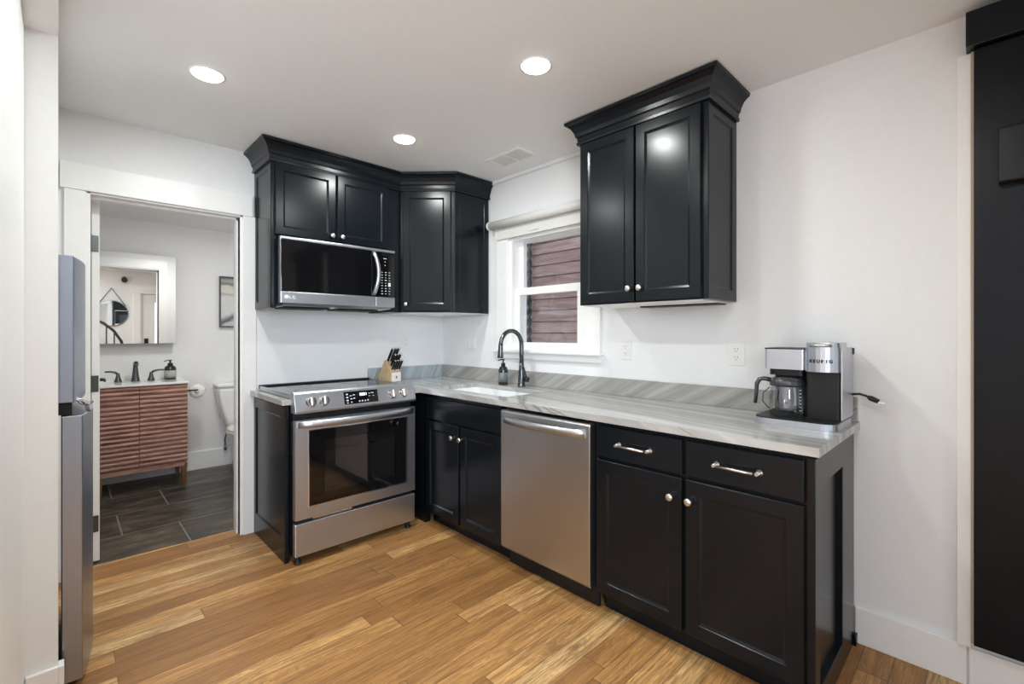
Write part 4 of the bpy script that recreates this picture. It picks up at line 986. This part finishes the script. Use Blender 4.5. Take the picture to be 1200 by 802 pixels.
# toilet
t = thing('toilet', 'white toilet at the back wall of the bathroom', 'toilet', (-1.12, 1.5, 0))
tc = -1.125
def tank_ring(hw, y0, y1, z): return [(p[0], p[1], z) for p in rrect(tc-hw, tc+hw, y0, y1, 0.03, 5)]
m = MB(); m.loft([tank_ring(0.115, 1.74, 1.86, 0.385), tank_ring(0.135, 1.72, 1.87, 0.42), tank_ring(0.165, 1.71, 1.875, 0.52), tank_ring(0.190, 1.705, 1.878, 0.63), tank_ring(0.205, 1.70, 1.880, 0.735), tank_ring(0.207, 1.70, 1.880, 0.770)], True, True); obj('tank', m, M['porcelain'], t)
m = MB(); m.loft([tank_ring(0.214, 1.692, 1.884, 0.770), tank_ring(0.216, 1.690, 1.885, 0.800), tank_ring(0.206, 1.70, 1.876, 0.809)], True, True); obj('tank_lid', m, M['porcelain'], t)
def egg(hw, y0, y1, z, n=28):
    cy = (y0+y1)/2; ry = (y1-y0)/2
    return [(tc+hw*math.cos(2*PI*k/n), cy+ry*math.sin(2*PI*k/n), z) for k in range(n)]
m = MB(); m.loft([egg(0.12, 1.28, 1.80, 0), egg(0.115, 1.30, 1.80, 0.10), egg(0.125, 1.27, 1.80, 0.22), egg(0.165, 1.17, 1.80, 0.33), egg(0.185, 1.13, 1.78, 0.385)], True, True); obj('bowl', m, M['porcelain'], t)
m = MB(); m.loft([egg(0.188, 1.125, 1.72, 0.386), egg(0.190, 1.12, 1.72, 0.402), egg(0.180, 1.14, 1.70, 0.408)], True, True); obj('seat', m, M['plastic_white'], t)
m = MB(); m.loft([egg(0.186, 1.13, 1.715, 0.409), egg(0.188, 1.125, 1.72, 0.424), egg(0.150, 1.18, 1.66, 0.432)], True, True); obj('seat_lid', m, M['plastic_white'], t)
m = MB(); m.cyl((-1.240, 1.890, 0.165), (-1.240, 1.845, 0.165), 0.010); m.cyl((-1.240, 1.850, 0.150), (-1.240, 1.850, 0.200), 0.012); m.tube([(-1.240, 1.850, 0.19), (-1.245, 1.845, 0.26), (-1.235, 1.82, 0.32), (-1.205, 1.80, 0.345), (-1.185, 1.80, 0.39)], 0.0075, 10); obj('supply_hose', m, M['hose'], t)

# ================================================================== OUTSIDE AND BEHIND THE CAMERA
t = thing('neighbouring_house', 'reddish brown weathered plank-clad house wall seen through the kitchen window', 'building', (1.3, -0.8, 0))
m = MB(); z = 0.0; sec = [(1.40, -0.2), (1.215, -0.2)]
for k in range(-2, 30):
    z0 = k*0.117; sec += [(1.200, z0+0.004), (1.212, z0+0.113), (1.222, z0+0.114), (1.222, z0+0.1215)]
sec += [(1.40, 3.4)]
m.prism(sec, 'y', -4.5, 3.0); obj('cladding', m, M['siding'], t)
t = thing('rain_chain', 'dark twisted rain chain hanging in front of the brown house wall', 'chain', (1.165, 0.075, 0.3))
# position on the line of sight through the left part of the window
cyy = 0.075
m = MB()
pts1, pts2 = [], []
for k in range(150):
    z = 0.2+k*0.018; a = k*0.55
    pts1.append((1.165+0.015*math.cos(a), cyy+0.020*math.sin(a), z)); pts2.append((1.165-0.015*math.cos(a), cyy-0.020*math.sin(a), z))
m.tube(pts1, 0.011, 6); m.tube(pts2, 0.011, 6); obj('links', m, M['slot'], t)
m = MB(); m.cyl((1.165, cyy, 0.1), (1.165, cyy, 2.95), 0.010, n=8); obj('core', m, M['slot'], t)
# entrance door (reflected in the bathroom mirror)
d = bpy.data.objects.new('door_2', None); COL.objects.link(d); d.location = (-0.88, REARY-0.05, 0); d['org'] = tuple(d.location); d['kind'] = 'structure'
m = MB(); m.box(-1.335, -1.300, REARY-0.12, REARY, 0, 2.06); m.box(-0.455, -0.42, REARY-0.12, REARY, 0, 2.06); m.box(-1.300, -0.455, REARY-0.12, REARY, 2.03, 2.06)
m.box(-1.425, -1.322, REARY, REARY+0.02, 0, 2.04); m.box(-0.433, -0.33, REARY, REARY+0.02, 0, 2.04); m.box(-1.45, -0.31, REARY, REARY+0.028, 2.04, 2.19)
struct('door_frame', m, M['trim'], 0.002, d)
m = MB(); m.box(-1.298, -1.10, REARY-0.085, REARY-0.045, 0.01, 2.028); m.box(-0.62, -0.457, REARY-0.085, REARY-0.045, 0.01, 2.028); m.box(-1.10, -0.62, REARY-0.085, REARY-0.045, 0.01, 0.35); m.box(-1.10, -0.62, REARY-0.085, REARY-0.045, 1.88, 2.028)
dl_ = struct('door_leaf', m, M['trim'], 0.002, d); struct('pane', box(-1.10, -0.62, REARY-0.068, REARY-0.062, 0.35, 1.88), M['glass'], 0, dl_)
m = MB(); m.box(-1.262, -1.200, REARY-0.045, REARY-0.030, 1.02, 1.19); m.cyl((-1.23, REARY-0.03, 1.0), (-1.23, REARY+0.015, 1.0), 0.012); m.tube([(-1.23, REARY+0.012, 1.0), (-1.16, REARY+0.012, 1.0)], 0.009); struct('door_handle', m, M['darkbronze'], 0, d)
t = thing('round_mirror', 'round mirror hung from a black strap on the entrance wall, seen in the bathroom mirror', 'mirror', (-1.74, REARY+0.02, 1.45))
mc = (-1.735, REARY+0.012, 1.655)
m = MB(); m.lathe(mc, (0, 1, 0), [(0, 0.225), (0.006, 0.225)], 40); obj('mirror_glass', m, M['mirror'], t)
m = MB(); m.lathe((mc[0], mc[1]-0.011, mc[2]), (0, 1, 0), [(0, 0.222), (0, 0.236), (0.022, 0.236), (0.022, 0.226)], 40, False); obj('rim', m, M['chrome'], t)
m = MB(); m.tube([(mc[0]-0.20, mc[1]+0.006, mc[2]+0.13), (mc[0], mc[1]-0.004, mc[2]+0.46), (mc[0]+0.20, mc[1]+0.006, mc[2]+0.13)], 0.007, 8); obj('strap', m, M['slot'], t)
t = tag(obj('wall_camera', MB().cyl((-1.56, REARY, 2.30), (-1.56, REARY+0.05, 2.30), 0.035).cyl((-1.56, REARY+0.05, 2.28), (-1.56, REARY+0.12, 2.26), 0.045), M['slot']), 'small black wall camera high on the entrance wall, seen in the bathroom mirror', 'camera')
t = thing('stair_railing', 'black curved stair railing by the entrance, seen in the bathroom mirror', 'railing', (-1.9, REARY+0.35, 0.95))
hr = [(-2.28, REARY+0.30, 1.60), (-2.05, REARY+0.30, 1.56), (-1.86, REARY+0.30, 1.47), (-1.72, REARY+0.30, 1.33), (-1.62, REARY+0.30, 1.15), (-1.57, REARY+0.30, 0.95)]
m = MB(); m.tube(hr, 0.022, 10); rl = obj('handrail', m, M['slot'], t)
for k in range(7):
    x = -2.24+k*0.105; i0 = max(i for i in range(len(hr)-1) if hr[i][0] <= x or i == 0); f = (x-hr[i0][0])/(hr[i0+1][0]-hr[i0][0]); zt = hr[i0][2]+f*(hr[i0+1][2]-hr[i0][2])
    obj('baluster', MB().cyl((x, REARY+0.30, 0.0), (x, REARY+0.30, zt), 0.010, n=8), M['slot'], t)
